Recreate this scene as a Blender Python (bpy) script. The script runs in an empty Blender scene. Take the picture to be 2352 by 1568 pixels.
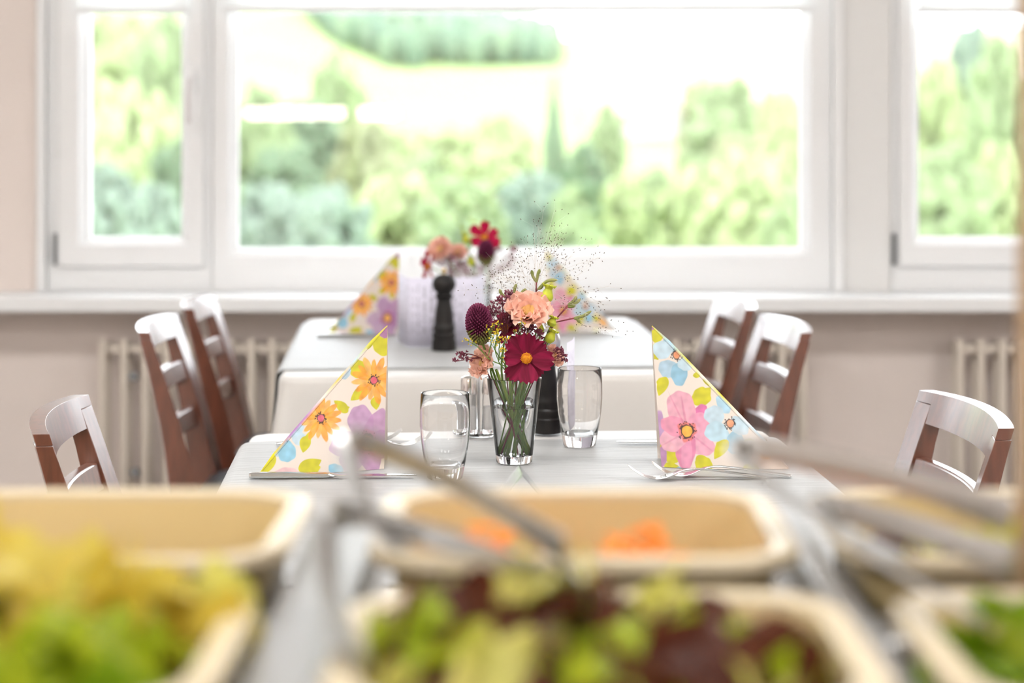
import bpy, bmesh, math, random
import numpy as np
from mathutils import Vector, Matrix, Quaternion, noise

random.seed(11)
rng = np.random.default_rng(11)
PI = math.pi
scene = bpy.context.scene

# ------------------------------------------------------------------ camera
F = 70.0 / 36.0 * 2352          # focal length in pixels of the 2352 x 1568 frame
HX, HY, EYE = 1176.0, 290.0, 1.24
cam_d = bpy.data.cameras.new('camera'); cam = bpy.data.objects.new('camera', cam_d)
scene.collection.objects.link(cam)
cam.location = (0, 0, EYE); cam.rotation_euler = (PI / 2, 0, 0)
cam_d.lens = 70; cam_d.sensor_width = 36
cam_d.shift_y = -(784 - HY) / 2352
cam_d.clip_start = 0.05; cam_d.clip_end = 20000
cam_d.dof.use_dof = True; cam_d.dof.focus_distance = 2.86; cam_d.dof.aperture_fstop = 3.0
cam_d.dof.aperture_blades = 0
scene.camera = cam

# ------------------------------------------------------------------ world, sun, exposure
scene.view_settings.view_transform = 'Standard'
scene.view_settings.look = 'None'
scene.view_settings.gamma = 1
scene.view_settings.use_curve_mapping = False
scene.view_settings.exposure = EXPOSURE = 0.42
world = bpy.data.worlds.new('sky'); scene.world = world; world.use_nodes = True
bg = world.node_tree.nodes['Background']
bg.inputs[0].default_value = (0.90, 0.955, 1.0, 1); bg.inputs[1].default_value = SKY = 5.0
sun_d = bpy.data.lights.new('sun', 'SUN'); sun = bpy.data.objects.new('sun', sun_d)
scene.collection.objects.link(sun)
sun_d.energy = 1.5; sun_d.angle = math.radians(12); sun_d.color = (1, 0.95, 0.86)
sun.rotation_euler = (math.radians(42), 0, math.radians(-35))   # high, from behind the house
FILL_POWER = 12.5                # radiance of the added ceiling fill panels
scene.cycles.max_bounces = 9; scene.cycles.diffuse_bounces = 3; scene.cycles.glossy_bounces = 3
scene.cycles.transmission_bounces = 8; scene.cycles.transparent_max_bounces = 12
scene.cycles.use_adaptive_sampling = True; scene.cycles.adaptive_threshold = 0.13; scene.cycles.adaptive_min_samples = 20; scene.cycles.use_light_tree = False
scene.cycles.use_denoising = True
scene.cycles.caustics_reflective = False; scene.cycles.caustics_refractive = True
scene.cycles.sample_clamp_indirect = 6

# ------------------------------------------------------------------ helpers
def P(px, py, D):
    """the point at distance D that stands at this pixel of the photograph"""
    return Vector(((px - HX) * D / F, D, EYE - (py - HY) * D / F))

def DT(py, z=0.75):             # distance of a point of height z seen at row py
    return (EYE - z) * F / (py - HY)

def lin(c):
    return tuple(((v / 255) / 12.92 if v <= 10.3 else ((v / 255 + 0.055) / 1.055) ** 2.4) for v in c)

MATS = {}
def mat(name, col, rough=0.5, metal=0.0, spec=0.5, var=0.0, scale=20.0, stretch=(1, 1, 1), bump=0.0,
        coat=0.0, trans=0.0, ior=1.45, sss=0.0, emit=None, estr=0.0, col2=None, sheen=0.0, translucent=0.0, attr=None):
    if name in MATS: return MATS[name]
    m = bpy.data.materials.new(name); m.use_nodes = True
    nt = m.node_tree; b = nt.nodes['Principled BSDF']
    c = tuple(col[:3]) + (1,)
    b.inputs['Base Color'].default_value = c
    b.inputs['Roughness'].default_value = rough; b.inputs['Metallic'].default_value = metal
    b.inputs['Specular IOR Level'].default_value = spec; b.inputs['IOR'].default_value = ior
    b.inputs['Transmission Weight'].default_value = trans; b.inputs['Coat Weight'].default_value = coat
    b.inputs['Coat Roughness'].default_value = 0.2
    b.inputs['Sheen Weight'].default_value = sheen
    if sss: b.inputs['Subsurface Weight'].default_value = sss; b.inputs['Subsurface Scale'].default_value = 0.01
    if emit: b.inputs['Emission Color'].default_value = tuple(emit) + (1,); b.inputs['Emission Strength'].default_value = estr
    csock = None
    if attr:
        a = nt.nodes.new('ShaderNodeAttribute'); a.attribute_name = attr; csock = a.outputs['Color']
    if var or bump:
        tc = nt.nodes.new('ShaderNodeTexCoord'); mp = nt.nodes.new('ShaderNodeMapping')
        mp.inputs['Scale'].default_value = stretch
        nt.links.new(tc.outputs['Object'], mp.inputs[0])
        n = nt.nodes.new('ShaderNodeTexNoise'); n.inputs['Scale'].default_value = scale; n.inputs['Detail'].default_value = 5
        nt.links.new(mp.outputs[0], n.inputs['Vector'])
        if var:
            r = nt.nodes.new('ShaderNodeMix'); r.data_type = 'RGBA'
            c2 = col2 if col2 else tuple(max(0, v * (1 - var)) for v in col[:3])
            mr = nt.nodes.new('ShaderNodeMapRange'); mr.inputs[1].default_value = 0.35; mr.inputs[2].default_value = 0.65
            nt.links.new(n.outputs['Fac'], mr.inputs[0]); nt.links.new(mr.outputs[0], r.inputs[0])
            r.inputs[6].default_value = c; r.inputs[7].default_value = tuple(c2[:3]) + (1,)
            csock = r.outputs[2]
        if bump:
            bn = nt.nodes.new('ShaderNodeBump'); bn.inputs['Strength'].default_value = bump; bn.inputs['Distance'].default_value = 0.004
            nt.links.new(n.outputs['Fac'], bn.inputs['Height']); nt.links.new(bn.outputs[0], b.inputs['Normal'])
    if csock: nt.links.new(csock, b.inputs['Base Color'])
    if translucent:
        out = nt.nodes['Material Output']; tr = nt.nodes.new('ShaderNodeBsdfTranslucent'); mx = nt.nodes.new('ShaderNodeMixShader')
        mx.inputs[0].default_value = translucent; tr.inputs[0].default_value = c
        if csock: nt.links.new(csock, tr.inputs[0])
        nt.links.new(b.outputs[0], mx.inputs[1]); nt.links.new(tr.outputs[0], mx.inputs[2]); nt.links.new(mx.outputs[0], out.inputs[0])
    MATS[name] = m
    return m

def pane_material(name, tint=(1, 1, 1), r0=0.07):
    m = bpy.data.materials.new(name); m.use_nodes = True; nt = m.node_tree
    nt.nodes.remove(nt.nodes['Principled BSDF']); out = nt.nodes['Material Output']
    lw = nt.nodes.new('ShaderNodeLayerWeight'); lw.inputs[0].default_value = 0.5
    pw = nt.nodes.new('ShaderNodeMath'); pw.operation = 'POWER'; pw.inputs[1].default_value = 5
    ma = nt.nodes.new('ShaderNodeMath'); ma.operation = 'MULTIPLY_ADD'; ma.inputs[1].default_value = 1 - r0; ma.inputs[2].default_value = r0
    t = nt.nodes.new('ShaderNodeBsdfTransparent'); t.inputs[0].default_value = tint + (1,)
    g = nt.nodes.new('ShaderNodeBsdfGlossy'); g.inputs['Roughness'].default_value = 0.0
    mx = nt.nodes.new('ShaderNodeMixShader')
    nt.links.new(lw.outputs['Facing'], pw.inputs[0]); nt.links.new(pw.outputs[0], ma.inputs[0]); nt.links.new(ma.outputs[0], mx.inputs[0])
    nt.links.new(t.outputs[0], mx.inputs[1]); nt.links.new(g.outputs[0], mx.inputs[2]); nt.links.new(mx.outputs[0], out.inputs[0])
    return m

class MB:
    def __init__(s): s.v = []; s.f = []
    def add(s, vs, fs):
        k = len(s.v); s.v.extend([tuple(v) for v in vs]); s.f.extend([tuple(i + k for i in f) for f in fs]); return s
    def box(s, x0, x1, y0, y1, z0, z1):
        return s.add([(x0, y0, z0), (x1, y0, z0), (x1, y1, z0), (x0, y1, z0), (x0, y0, z1), (x1, y0, z1), (x1, y1, z1), (x0, y1, z1)],
                     [(0, 3, 2, 1), (4, 5, 6, 7), (0, 1, 5, 4), (1, 2, 6, 5), (2, 3, 7, 6), (3, 0, 4, 7)])
    def ring(s, o, i, y0, y1, slope=0.0):
        """a mitred frame in the XZ plane; o, i = (x0, x1, z0, z1); slope pushes the inner edge back"""
        vs = []
        for (r, yy) in ((o, y0), (i, y0 + slope), (i, y1), (o, y1)):
            x0, x1, z0, z1 = r
            vs += [(x0, yy, z0), (x1, yy, z0), (x1, yy, z1), (x0, yy, z1)]
        fs = []
        for a in range(4):
            b = (a + 1) % 4
            for k in range(4):
                k2 = (k + 1) % 4
                fs.append((a * 4 + k, a * 4 + k2, b * 4 + k2, b * 4 + k))
        return s.add(vs, fs)
    def tube(s, pts, rad, n=8, flat=None, up=None):
        pts = [Vector(p) for p in pts]; m = len(pts)
        if not hasattr(rad, '__len__'): rad = [rad] * m
        vs = []; prev = None
        for i, p in enumerate(pts):
            t = (pts[min(i + 1, m - 1)] - pts[max(i - 1, 0)])
            if t.length < 1e-9: t = Vector((0, 0, 1))
            t.normalize()
            if prev is None:
                a = Vector(up) if up is not None else (Vector((0, 0, 1)) if abs(t.z) < 0.9 else Vector((1, 0, 0)))
            else: a = prev
            a = (a - t * a.dot(t)); a.normalize(); b = t.cross(a); prev = a
            fl = flat if flat is not None else 1.0
            for k in range(n):
                th = 2 * PI * k / n
                vs.append(p + (a * math.cos(th) * fl + b * math.sin(th)) * rad[i])
        fs = []
        for i in range(m - 1):
            for k in range(n):
                k2 = (k + 1) % n
                fs.append((i * n + k, i * n + k2, (i + 1) * n + k2, (i + 1) * n + k))
        fs.append(tuple(range(n - 1, -1, -1))); fs.append(tuple((m - 1) * n + k for k in range(n)))
        return s.add(vs, fs)
    def lathe(s, prof, n=48, c=(0, 0, 0)):
        vs = []; fs = []; rows = []
        for (r, z) in prof:
            if r < 1e-6: rows.append([len(vs)]); vs.append((c[0], c[1], c[2] + z))
            else:
                rows.append(list(range(len(vs), len(vs) + n)))
                vs += [(c[0] + r * math.cos(2 * PI * k / n), c[1] + r * math.sin(2 * PI * k / n), c[2] + z) for k in range(n)]
        for a, b in zip(rows, rows[1:]):
            for k in range(n):
                k2 = (k + 1) % n
                if len(a) == 1 and len(b) == 1: continue
                if len(a) == 1: fs.append((a[0], b[k2], b[k]))
                elif len(b) == 1: fs.append((a[k], a[k2], b[0]))
                else: fs.append((a[k], a[k2], b[k2], b[k]))
        return s.add(vs, fs)
    def sphere(s, c, r, sc=(1, 1, 1), n=8, m=6, q=None):
        vs = [(0, 0, 1)]; fs = []
        for i in range(1, m):
            th = PI * i / m
            for k in range(n): vs.append((math.sin(th) * math.cos(2 * PI * k / n), math.sin(th) * math.sin(2 * PI * k / n), math.cos(th)))
        vs.append((0, 0, -1)); L = len(vs) - 1
        for k in range(n): fs.append((0, 1 + k, 1 + (k + 1) % n))
        for i in range(m - 2):
            for k in range(n):
                a = 1 + i * n; b = a + n; k2 = (k + 1) % n
                fs.append((a + k, b + k, b + k2, a + k2))
        a = 1 + (m - 2) * n
        for k in range(n): fs.append((L, a + (k + 1) % n, a + k))
        out = []
        for v in vs:
            w = Vector((v[0] * sc[0], v[1] * sc[1], v[2] * sc[2])) * r
            if q is not None: w = q @ w
            out.append(w + Vector(c))
        return s.add(out, fs)
    def grid(s, fn, nu, nv, closed=False):
        vs = [fn(i / nu, j / nv) for j in range(nv + 1) for i in range(nu + (0 if closed else 1))]
        w = nu if closed else nu + 1; fs = []
        for j in range(nv):
            for i in range(nu):
                i2 = (i + 1) % w if closed else i + 1
                fs.append((j * w + i, j * w + i2, (j + 1) * w + i2, (j + 1) * w + i))
        return s.add(vs, fs)
    def extrude(s, poly, y0, y1):
        """a polygon of (x, z) points pulled along y"""
        n = len(poly)
        vs = [(x, y0, z) for x, z in poly] + [(x, y1, z) for x, z in poly]
        fs = [tuple(range(n)), tuple(range(2 * n - 1, n - 1, -1))]
        for k in range(n): fs.append((k, (k + 1) % n, n + (k + 1) % n, n + k))
        return s.add(vs, fs)
    def mesh(s, name, m, smooth=True, angle=35):
        me = bpy.data.meshes.new(name); me.from_pydata(s.v, [], s.f); me.materials.append(m)
        b = bmesh.new(); b.from_mesh(me); bmesh.ops.recalc_face_normals(b, faces=b.faces); b.to_mesh(me); b.free()
        if smooth:
            for p in me.polygons: p.use_smooth = True
            me.set_sharp_from_angle(angle=math.radians(angle))
        me.update()
        return me

def link(name, me, parent=None, loc=(0, 0, 0), rot=None, scale=None):
    o = bpy.data.objects.new(name, me); scene.collection.objects.link(o)
    if parent is not None: o.parent = parent
    o.location = loc
    if rot is not None:
        if isinstance(rot, Quaternion): o.rotation_mode = 'QUATERNION'; o.rotation_quaternion = rot
        else: o.rotation_euler = rot
    if scale is not None: o.scale = scale
    return o

def obj(name, mb, m, parent=None, smooth=True, angle=35, bevel=0.0, seg=2, sub=0, solid=0.0, **kw):
    """mb in the coordinates of its parent"""
    o = link(name, mb.mesh(name, m, smooth, angle), parent, **kw)
    if solid:
        md = o.modifiers.new('solid', 'SOLIDIFY'); md.thickness = solid; md.offset = 0
    if bevel:
        md = o.modifiers.new('bevel', 'BEVEL'); md.width = bevel; md.segments = seg; md.limit_method = 'ANGLE'; md.angle_limit = math.radians(30)
    if sub:
        md = o.modifiers.new('sub', 'SUBSURF'); md.levels = sub; md.render_levels = sub
    return o

def tag(o, label=None, cat=None, group=None, kind=None):
    if label: o['label'] = label
    if cat: o['category'] = cat
    if group: o['group'] = group
    if kind: o['kind'] = kind
    return o

def thing(name, label, cat, loc=(0, 0, 0), rz=0.0, group=None, kind=None):
    o = link(name, None, None, loc, (0, 0, rz)); o.empty_display_size = 0.05
    return tag(o, label, cat, group, kind)

def copy_tree(o, parent=None):
    c = o.copy(); scene.collection.objects.link(c); c.parent = parent
    for ch in list(o.children): copy_tree(ch, c)
    return c

def dup(o, loc, rz=None, label=None, group=None, scale=None):
    c = copy_tree(o); c.location = loc
    if rz is not None: c.rotation_euler = (0, 0, rz)
    if label: c['label'] = label
    if group: c['group'] = group
    if scale: c.scale = (scale,) * 3
    return c

def smooth_path(pts, n=6):
    pts = [Vector(p) for p in pts]; out = []
    q = [pts[0] * 2 - pts[1]] + pts + [pts[-1] * 2 - pts[-2]]
    for i in range(1, len(q) - 2):
        for k in range(n):
            t = k / n; a, b, c, d = q[i - 1], q[i], q[i + 1], q[i + 2]
            out.append(0.5 * ((2 * b) + (c - a) * t + (2 * a - 5 * b + 4 * c - d) * t * t + (3 * b - a - 3 * c + d) * t ** 3))
    out.append(pts[-1]); return out

# ------------------------------------------------------------------ materials
M = {}
M['wall'] = mat('wall paint', (0.83, 0.735, 0.68), 0.85, var=0.03, scale=3)
M['white'] = mat('white paint', (0.86, 0.86, 0.86), 0.4)
M['handle'] = mat('handle', (0.66, 0.62, 0.61), 0.3)
M['panel'] = mat('pier panel', (0.80, 0.79, 0.775), 0.6)
M['ceil'] = mat('ceiling white', (0.85, 0.84, 0.82), 0.9)
M['floor'] = mat('floor', (0.42, 0.39, 0.36), 0.5, var=0.15, scale=6)
M['radiator'] = mat('radiator enamel', (0.74, 0.66, 0.57), 0.4)
M['steel'] = mat('steel', (0.75, 0.74, 0.73), 0.12, 1.0)
M['brushed'] = mat('brushed steel', (0.50, 0.49, 0.48), 0.32, 1.0)
M['darkmetal'] = mat('hinge metal', (0.25, 0.26, 0.27), 0.4, 0.6)
M['wood'] = mat('mahogany', (0.155, 0.045, 0.022), 0.3, var=0.35, scale=14, stretch=(6, 6, 1), coat=1.0, spec=0.8)
M['pad'] = mat('black leather', (0.022, 0.024, 0.03), 0.38, var=0.2, scale=60, bump=0.1)
M['cloth'] = mat('white cloth', (0.62, 0.59, 0.555), 0.5, sheen=0.3, var=0.03, scale=9, bump=0.12, stretch=(1, 2.5, 1))
M['topper'] = mat('linen topper', (0.335, 0.335, 0.328), 0.5, sheen=0.3, var=0.10, scale=16, bump=0.35, stretch=(0.5, 5, 1))
M['glass'] = mat('clear glass', (1, 1, 1), 0.0, trans=1.0, ior=1.47)
M['water'] = mat('water', (1, 1, 1), 0.0, trans=1.0, ior=1.33)
M['pane'] = pane_material('window glass')
M['blind'] = mat('blind fabric', (0.88, 0.88, 0.88), 0.8, translucent=0.5)
# ------------------------------------------------------------------ room
WY = 5.72                        # inner face of the window wall
def WX(px, D=WY): return (px - HX) * D / F
def WZ(py, D=WY): return EYE - (py - HY) * D / F
SILL = WZ(683, 5.50)
TOPZ = 2.30; CZ = 2.90
RX0, RX1, RY0 = -4.0, 4.0, -5.0
def struct(name, mb, m, **kw):
    o = obj(name, mb, m, **kw); o['kind'] = 'structure'; return o
struct('floor', MB().box(RX0 - .2, RX1 + .2, RY0 - .2, WY + .28, -0.1, 0), M['floor'], smooth=False)
struct('ceiling', MB().box(RX0 - .2, RX1 + .2, RY0 - .2, WY + .28, CZ, CZ + .15), M['ceil'], smooth=False)
struct('wall_left', MB().box(RX0 - .2, RX0, RY0, WY, 0, CZ), M['wall'], smooth=False)
struct('wall_right', MB().box(RX1, RX1 + .2, RY0, WY, 0, CZ), M['wall'], smooth=False)
struct('wall_back', MB().box(RX0 - .2, RX1 + .2, RY0 - .2, RY0, 0, CZ), M['wall'], smooth=False)

# window wall with its openings: a sheet of cells so that it stays one connected mesh
o1 = (WX(88), WX(1935)); o2 = (WX(2045), WX(2045) + 1.55); o0 = (-3.3, -1.9)
xs = [RX0 - .2, o0[0], o0[1], o1[0], o1[1], o2[0], o2[1], RX1 + .2]; zs = [0, SILL - .04, TOPZ, CZ]
wm = MB(); t = bmesh.new(); vv = {}
def wv(i, j, y):
    k = (i, j, y)
    if k not in vv: vv[k] = t.verts.new((xs[i], y, zs[j]))
    return vv[k]
solid = lambda i, j: 0 <= i < 7 and 0 <= j < 3 and not (j == 1 and i in (1, 3, 5))
for i in range(7):
    for j in range(3):
        if not solid(i, j): continue
        for y in (WY, WY + .28): t.faces.new([wv(i, j, y), wv(i + 1, j, y), wv(i + 1, j + 1, y), wv(i, j + 1, y)])
        for (di, dj, a, b) in ((-1, 0, (i, j), (i, j + 1)), (1, 0, (i + 1, j), (i + 1, j + 1)), (0, -1, (i, j), (i + 1, j)), (0, 1, (i, j + 1), (i + 1, j + 1))):
            if not solid(i + di, j + dj):
                t.faces.new([wv(*a, WY), wv(*b, WY), wv(*b, WY + .28), wv(*a, WY + .28)])
bmesh.ops.recalc_face_normals(t, faces=t.faces)
me = bpy.data.meshes.new('wall_front'); t.to_mesh(me); t.free(); me.materials.append(M['wall'])
link('wall_front', me)['kind'] = 'structure'

# casing strips and the panel between the two windows
struct('trim_1', MB().box(WX(88), WX(108), WY - .025, WY + .02, SILL, TOPZ + .05), M['white'], bevel=.003)
struct('trim_2', MB().box(WX(1910), WX(1935), WY - .03, WY + .02, SILL, TOPZ + .05), M['white'], bevel=.003)
struct('trim_3', MB().box(WX(1936), WX(2044), WY - .012, WY, SILL, TOPZ + .05), M['panel'], bevel=.002)

def window(name, outer, sash, pane_px, label=None, fixed=False, handle=None, hinge=None, zb=(676, 612, 560, 545), extra=True):
    """outer, sash, pane in pixels (x0, x1); zb = rows of frame bottom, sash bottom, bead bottom, pane bottom"""
    w = link(name, None); w['kind'] = 'structure'
    fy = WY
    ox0, ox1 = WX(outer[0]), WX(outer[1]); sx0, sx1 = WX(sash[0]), WX(sash[1]); px0, px1 = WX(pane_px[0]), WX(pane_px[1])
    bx0, bx1 = WX(pane_px[0] - 20), WX(pane_px[1] + 20)
    z0, z1, z2, z3 = [WZ(v) for v in zb]; T = TOPZ
    if fixed:
        obj('window_frame', MB().ring((ox0, ox1, SILL, T), (bx0, bx1, z2, T - .09), fy - .01, fy + .07), M['white'], w, bevel=.003)
    else:
        obj('window_frame', MB().ring((ox0, ox1, SILL, T), (sx0 + .015, sx1 - .015, z1 + .012, T - .05), fy, fy + .07), M['white'], w, bevel=.003)
        obj('sash', MB().ring((sx0, sx1, z1, T - .035), (bx0, bx1, z2, T - .09), fy - .018, fy + .06), M['white'], w, bevel=.004)
    obj('glazing_bead', MB().ring((bx0, bx1, z2, T - .09), (px0, px1, z3, T - .11), fy - .006, fy + .04, slope=.022), M['white'], w)
    obj('pane', MB().box(px0 - .004, px1 + .004, fy + .024, fy + .030, z3 - .004, T - .106), M['pane'], w, smooth=False)
    if handle:
        hx = WX(handle[0]); hz = WZ(handle[1])
        h = obj('handle', MB().tube(smooth_path([(hx, fy - .02, hz), (hx, fy - .055, hz), (hx, fy - .07, hz - .012), (hx, fy - .072, hz - .06), (hx, fy - .07, hz - .125)], 4), [.0075] * 12 + [.0085] * 5, 10), M['handle'], w)
        obj('rose', MB().box(hx - .014, hx + .014, fy - .03, fy - .018, hz - .035, hz + .03), M['white'], h, bevel=.004)
    if hinge:
        hx = WX(hinge); za, zc = WZ(607), WZ(535)
        obj('hinge', MB().tube([(hx, fy - .018, za), (hx, fy - .018, zc)], .0065, 10), M['darkmetal'], w)
    return w
window('window_1', (108, 488), (135, 470), (205, 415), handle=(443, 182), hinge=130)
window('window_2', (490, 1910), None or (525, 1865), (545, 1840), fixed=True, zb=(676, 612, 585, 570))
window('window_3', (2046, 2500), (2062, 2470), (2112, 2410), hinge=2050)
window('window_4', (2504, 3270), (2530, 3240), (2600, 3180), fixed=True)
window('window_5', (-1440, -352), (-1400, -390), (-1350, -440), fixed=True)

sill = struct('trim_4', MB().box(RX0, RX1, 5.50, WY + .01, SILL - .042, SILL), M['white'], bevel=.006)

def blind(x0, x1, y_row, label):
    b = thing('roller_blind', label, 'blind', (WX((x0 + x1) / 2, 5.68), 5.672, TOPZ - .06), group='white roller blinds drawn part way down')
    hw = WX(x1, 5.68) - WX((x0 + x1) / 2, 5.68); zb = WZ(y_row, 5.67) - (TOPZ - .06)
    obj('cassette', MB().box(-hw, hw, -.03, .03, -.03, .05), M['white'], b, bevel=.006)
    obj('fabric', MB().box(-hw + .006, hw - .006, -.0006, .0006, zb + .012, -.02), M['blind'], b, smooth=False)
    obj('bottom_bar', MB().box(-hw, hw, -.006, .006, zb, zb + .016), M['white'], b, bevel=.003)
blind(180, 434, 31, 'narrow white roller blind over the casement with the handle')
blind(518, 1868, 28, 'wide white roller blind over the large picture window')
blind(2104, 2420, 32, 'white roller blind over the right-hand casement window')

# radiators: cast columns under the sill
def radiator(x0, n, label, valves):
    r = thing('radiator', label, 'radiator', (x0, 5.63, 0))
    top = WZ(787, 5.6); sp = .0595
    sec = MB()
    cm = MB().tube(smooth_path([(0, -.045, .10), (0, -.05, .13), (0, -.05, top - .03), (0, -.045, top)], 3), .0115, 8)
    cm.tube([(0, .02, .10), (0, .02, top)], .0115, 8)
    cm.box(-.012, .012, -.05, .025, top - .03, top + .002); cm.box(-.012, .012, -.05, .025, .095, .125)
    me = cm.mesh('column', M['radiator'])
    for k in range(n): link('column', me, r, (k * sp, 0, 0))
    obj('header', MB().box(0, (n - 1) * sp, -.032, .012, top - .03, top - .006), M['radiator'], r, bevel=.004)
    obj('footer', MB().box(0, (n - 1) * sp, -.032, .012, .10, .125), M['radiator'], r, bevel=.004)
    for (vx, row) in valves:
        z = WZ(row, 5.58)
        obj('valve', MB().lathe([(0, 0), (.013, 0), (.015, .01), (.012, .022), (0, .024)], 14), M['darkmetal'], r, loc=(vx - x0, -.03, z), rot=(PI / 2, 0, 0))
    for xx in (0.0, (n - 1) * sp):
        obj('foot', MB().box(xx - .012, xx + .012, -.03, .01, 0, .1), M['radiator'], r)
radiator(WX(236, 5.58), 34, 'long cream column radiator below the large picture window', ((WX(303, 5.56), 865), (WX(306, 5.56), 1086)))
radiator(WX(2205, 5.58), 14, 'cream column radiator under the sill at the right', ())

# unseen ceiling panels, added to fill the room with light
fill_e = mat('fill panel', (0.9, 0.9, 0.9), 0.5, emit=(1.0, 0.995, 0.985), estr=FILL_POWER)
k = 0
words_x = {-2.4: 'left', 0.0: 'middle', 2.4: 'right'}; words_y = {-3.2: 'rear', -0.6: 'second', 2.2: 'third'}
for y in (-3.2, -0.6, 2.2):
    for x in (-2.4, 0.0, 2.4):
        c = thing('ceiling_fill_panel', f'flat white ceiling panel added for fill light, {words_x[x]} one of the {words_y[y]} row', 'ceiling light', (x, y, CZ - .05), group='added ceiling fill panels')
        obj('frame', MB().ring((-.62, .62, -.32, .32), (-.6, .6, -.3, .3), -.0, .05), M['white'], c, rot=(PI / 2, 0, 0), loc=(0, 0, .05))
        obj('diffuser', MB().box(-.6, .6, -.3, .3, .006, .03), fill_e, c, smooth=False)
# a warm strip lamp on the serving side behind the camera; the big pane mirrors it
sl = thing('strip_light', 'warm tubular strip lamp on a stand behind the buffet', 'lamp', (-1.23, -1.4, 0))
obj('tube', MB().tube([(-.50, 0, 1.325), (-.47, 0, 1.325), (.47, 0, 1.325), (.50, 0, 1.325)], [.02, .036, .036, .02], 16),
    mat('strip lamp', (.9, .9, .9), .5, emit=(1.0, 0.90, 0.76), estr=16.0), sl)
for xx in (-.52, .52): obj('stand', MB().tube([(xx, 0, 0), (xx, 0, 1.36)], .012, 8), M['brushed'], sl)

# ------------------------------------------------------------------ outdoors
cols = [-600, 300, 600, 900, 1250, 1500, 2000, 3000]
ds = [14, 60, 120, 250, 400, 600, 900, 1300, 2000]
rows = {-600: (250, 190, 120, 60, 20, -10), 300: (270, 220, 150, 60, 10, -20), 600: (290, 205, 95, 20, -30, -50), 900: (305, 245, 200, 158, 20, -20),
        1250: (312, 262, 205, 150, 108, 92), 1500: (320, 272, 210, 140, 95, 72), 2000: (320, 265, 200, 130, 90, 66), 3000: (300, 240, 170, 110, 70, 50)}
def terrain(px, d):
    def at(c):
        zz = [-2.5, -4.5, -5.0] + [EYE - (r - HY) * dd / F for r, dd in zip(rows[c], ds[3:])]
        return float(np.interp(d, ds, zz))
    for a, b in zip(cols, cols[1:]):
        if a <= px <= b or b == cols[-1]:
            t = min(1, max(0, (px - a) / (b - a))); return at(a) * (1 - t) + at(b) * t
    return at(cols[0])
meadow = mat('meadow grass', lin((112, 138, 74)), 0.9, var=0.3, scale=0.03, col2=lin((126, 143, 88)))
grain = mat('grain field', lin((150, 140, 112)), 0.9, var=0.2, scale=0.02, col2=lin((156, 147, 124)))
gd = list(np.geomspace(14, 2000, 60)); gp = list(np.linspace(-2400, 4700, 150))
gm = MB().add([((p - HX) * d / F, d, terrain(max(-600, min(3000, p)), d)) for d in gd for p in gp],
              [(j * 150 + i, j * 150 + i + 1, (j + 1) * 150 + i + 1, (j + 1) * 150 + i) for j in range(59) for i in range(149)])
g = obj('ground', gm, meadow); g['kind'] = 'structure'; g.data.materials.append(grain)
for k, p in enumerate(g.data.polygons):
    j, i = divmod(k, 149)
    if gd[j] > 420 and gp[i] > 1270 + max(0, (900 - gd[j]) * .12): p.material_index = 1
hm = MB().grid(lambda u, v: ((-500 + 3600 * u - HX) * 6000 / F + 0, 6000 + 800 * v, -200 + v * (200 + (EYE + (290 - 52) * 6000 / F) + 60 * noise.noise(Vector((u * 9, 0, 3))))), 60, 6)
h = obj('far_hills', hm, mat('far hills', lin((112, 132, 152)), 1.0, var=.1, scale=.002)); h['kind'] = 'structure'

leafc = {'light': lin((172, 186, 138)), 'mid': lin((150, 168, 126)), 'dark': lin((118, 142, 112)), 'blue': lin((138, 156, 140)), 'olive': lin((160, 167, 130))}
words_c = {'light': 'light green', 'mid': 'mid green', 'dark': 'dark green', 'blue': 'bluish green', 'olive': 'olive green'}
leafm = {k: mat('leaves ' + k, c, 0.7, var=0.4, scale=1.6, col2=tuple(v * 1.18 for v in c), translucent=0.45) for k, c in leafc.items()}
bark = mat('bark', (0.16, 0.12, 0.085), 0.9, var=.3, scale=3)
def crown_mesh(kind, seed, conifer=False):
    r = random.Random(seed); mb = MB()
    for k in range(210 if not conifer else 110):
        if conifer:
            t = r.random() ** .8; a = r.uniform(0, 2 * PI); rr = (1 - t) * .95 * r.uniform(.6, 1)
            c = (rr * math.cos(a), rr * math.sin(a), -1 + 2 * t); s = .12 + .22 * (1 - t)
        else:
            while True:
                c = Vector((r.uniform(-1, 1), r.uniform(-1, 1), r.uniform(-1, 1)))
                if .4 < c.length < .95: break
            c = (c.x, c.y, c.z); s = r.uniform(.09, .24)
        mb.sphere(c, s, (1, 1, r.uniform(.6, 1.1)), 7, 5, Quaternion((r.uniform(-1, 1), r.uniform(-1, 1), r.uniform(-1, 1), r.uniform(-1, 1))).normalized())
    vs = []
    for v in mb.v:
        n = noise.noise_vector(Vector(v) * 5); vs.append(tuple(Vector(v) + n * .09))
    mb.v = vs
    return mb.mesh('crown', leafm[kind], smooth=False)
CR = {}
def tree(px, top, w, D, kind, label, conifer=False):
    """crown centre column px, top row, width in pixels, at distance D"""
    key = (kind, conifer, int(px) % 2)
    if key not in CR: CR[key] = crown_mesh(kind, hash(key) % 999 if False else len(CR) + 5, conifer)
    gx = (px - HX) * D / F; gz = terrain(px, D); zt = EYE - (top - HY) * D / F; hw = w * D / F / 2
    o = thing('conifer' if conifer else 'tree', label, 'tree', (gx, D, gz), random.uniform(0, 6), group='trees outside the windows')
    H = zt - gz; ch = max(H * .47, .5)
    link('crown', CR[key], o, (0, 0, H - ch), scale=(hw, hw, ch))
    obj('trunk', MB().tube([(0, 0, -.3), (0, 0, H * .35), (.1, 0, H * .8)], [max(.05, H * .025), H * .018, H * .006], 7), bark, o)
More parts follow.
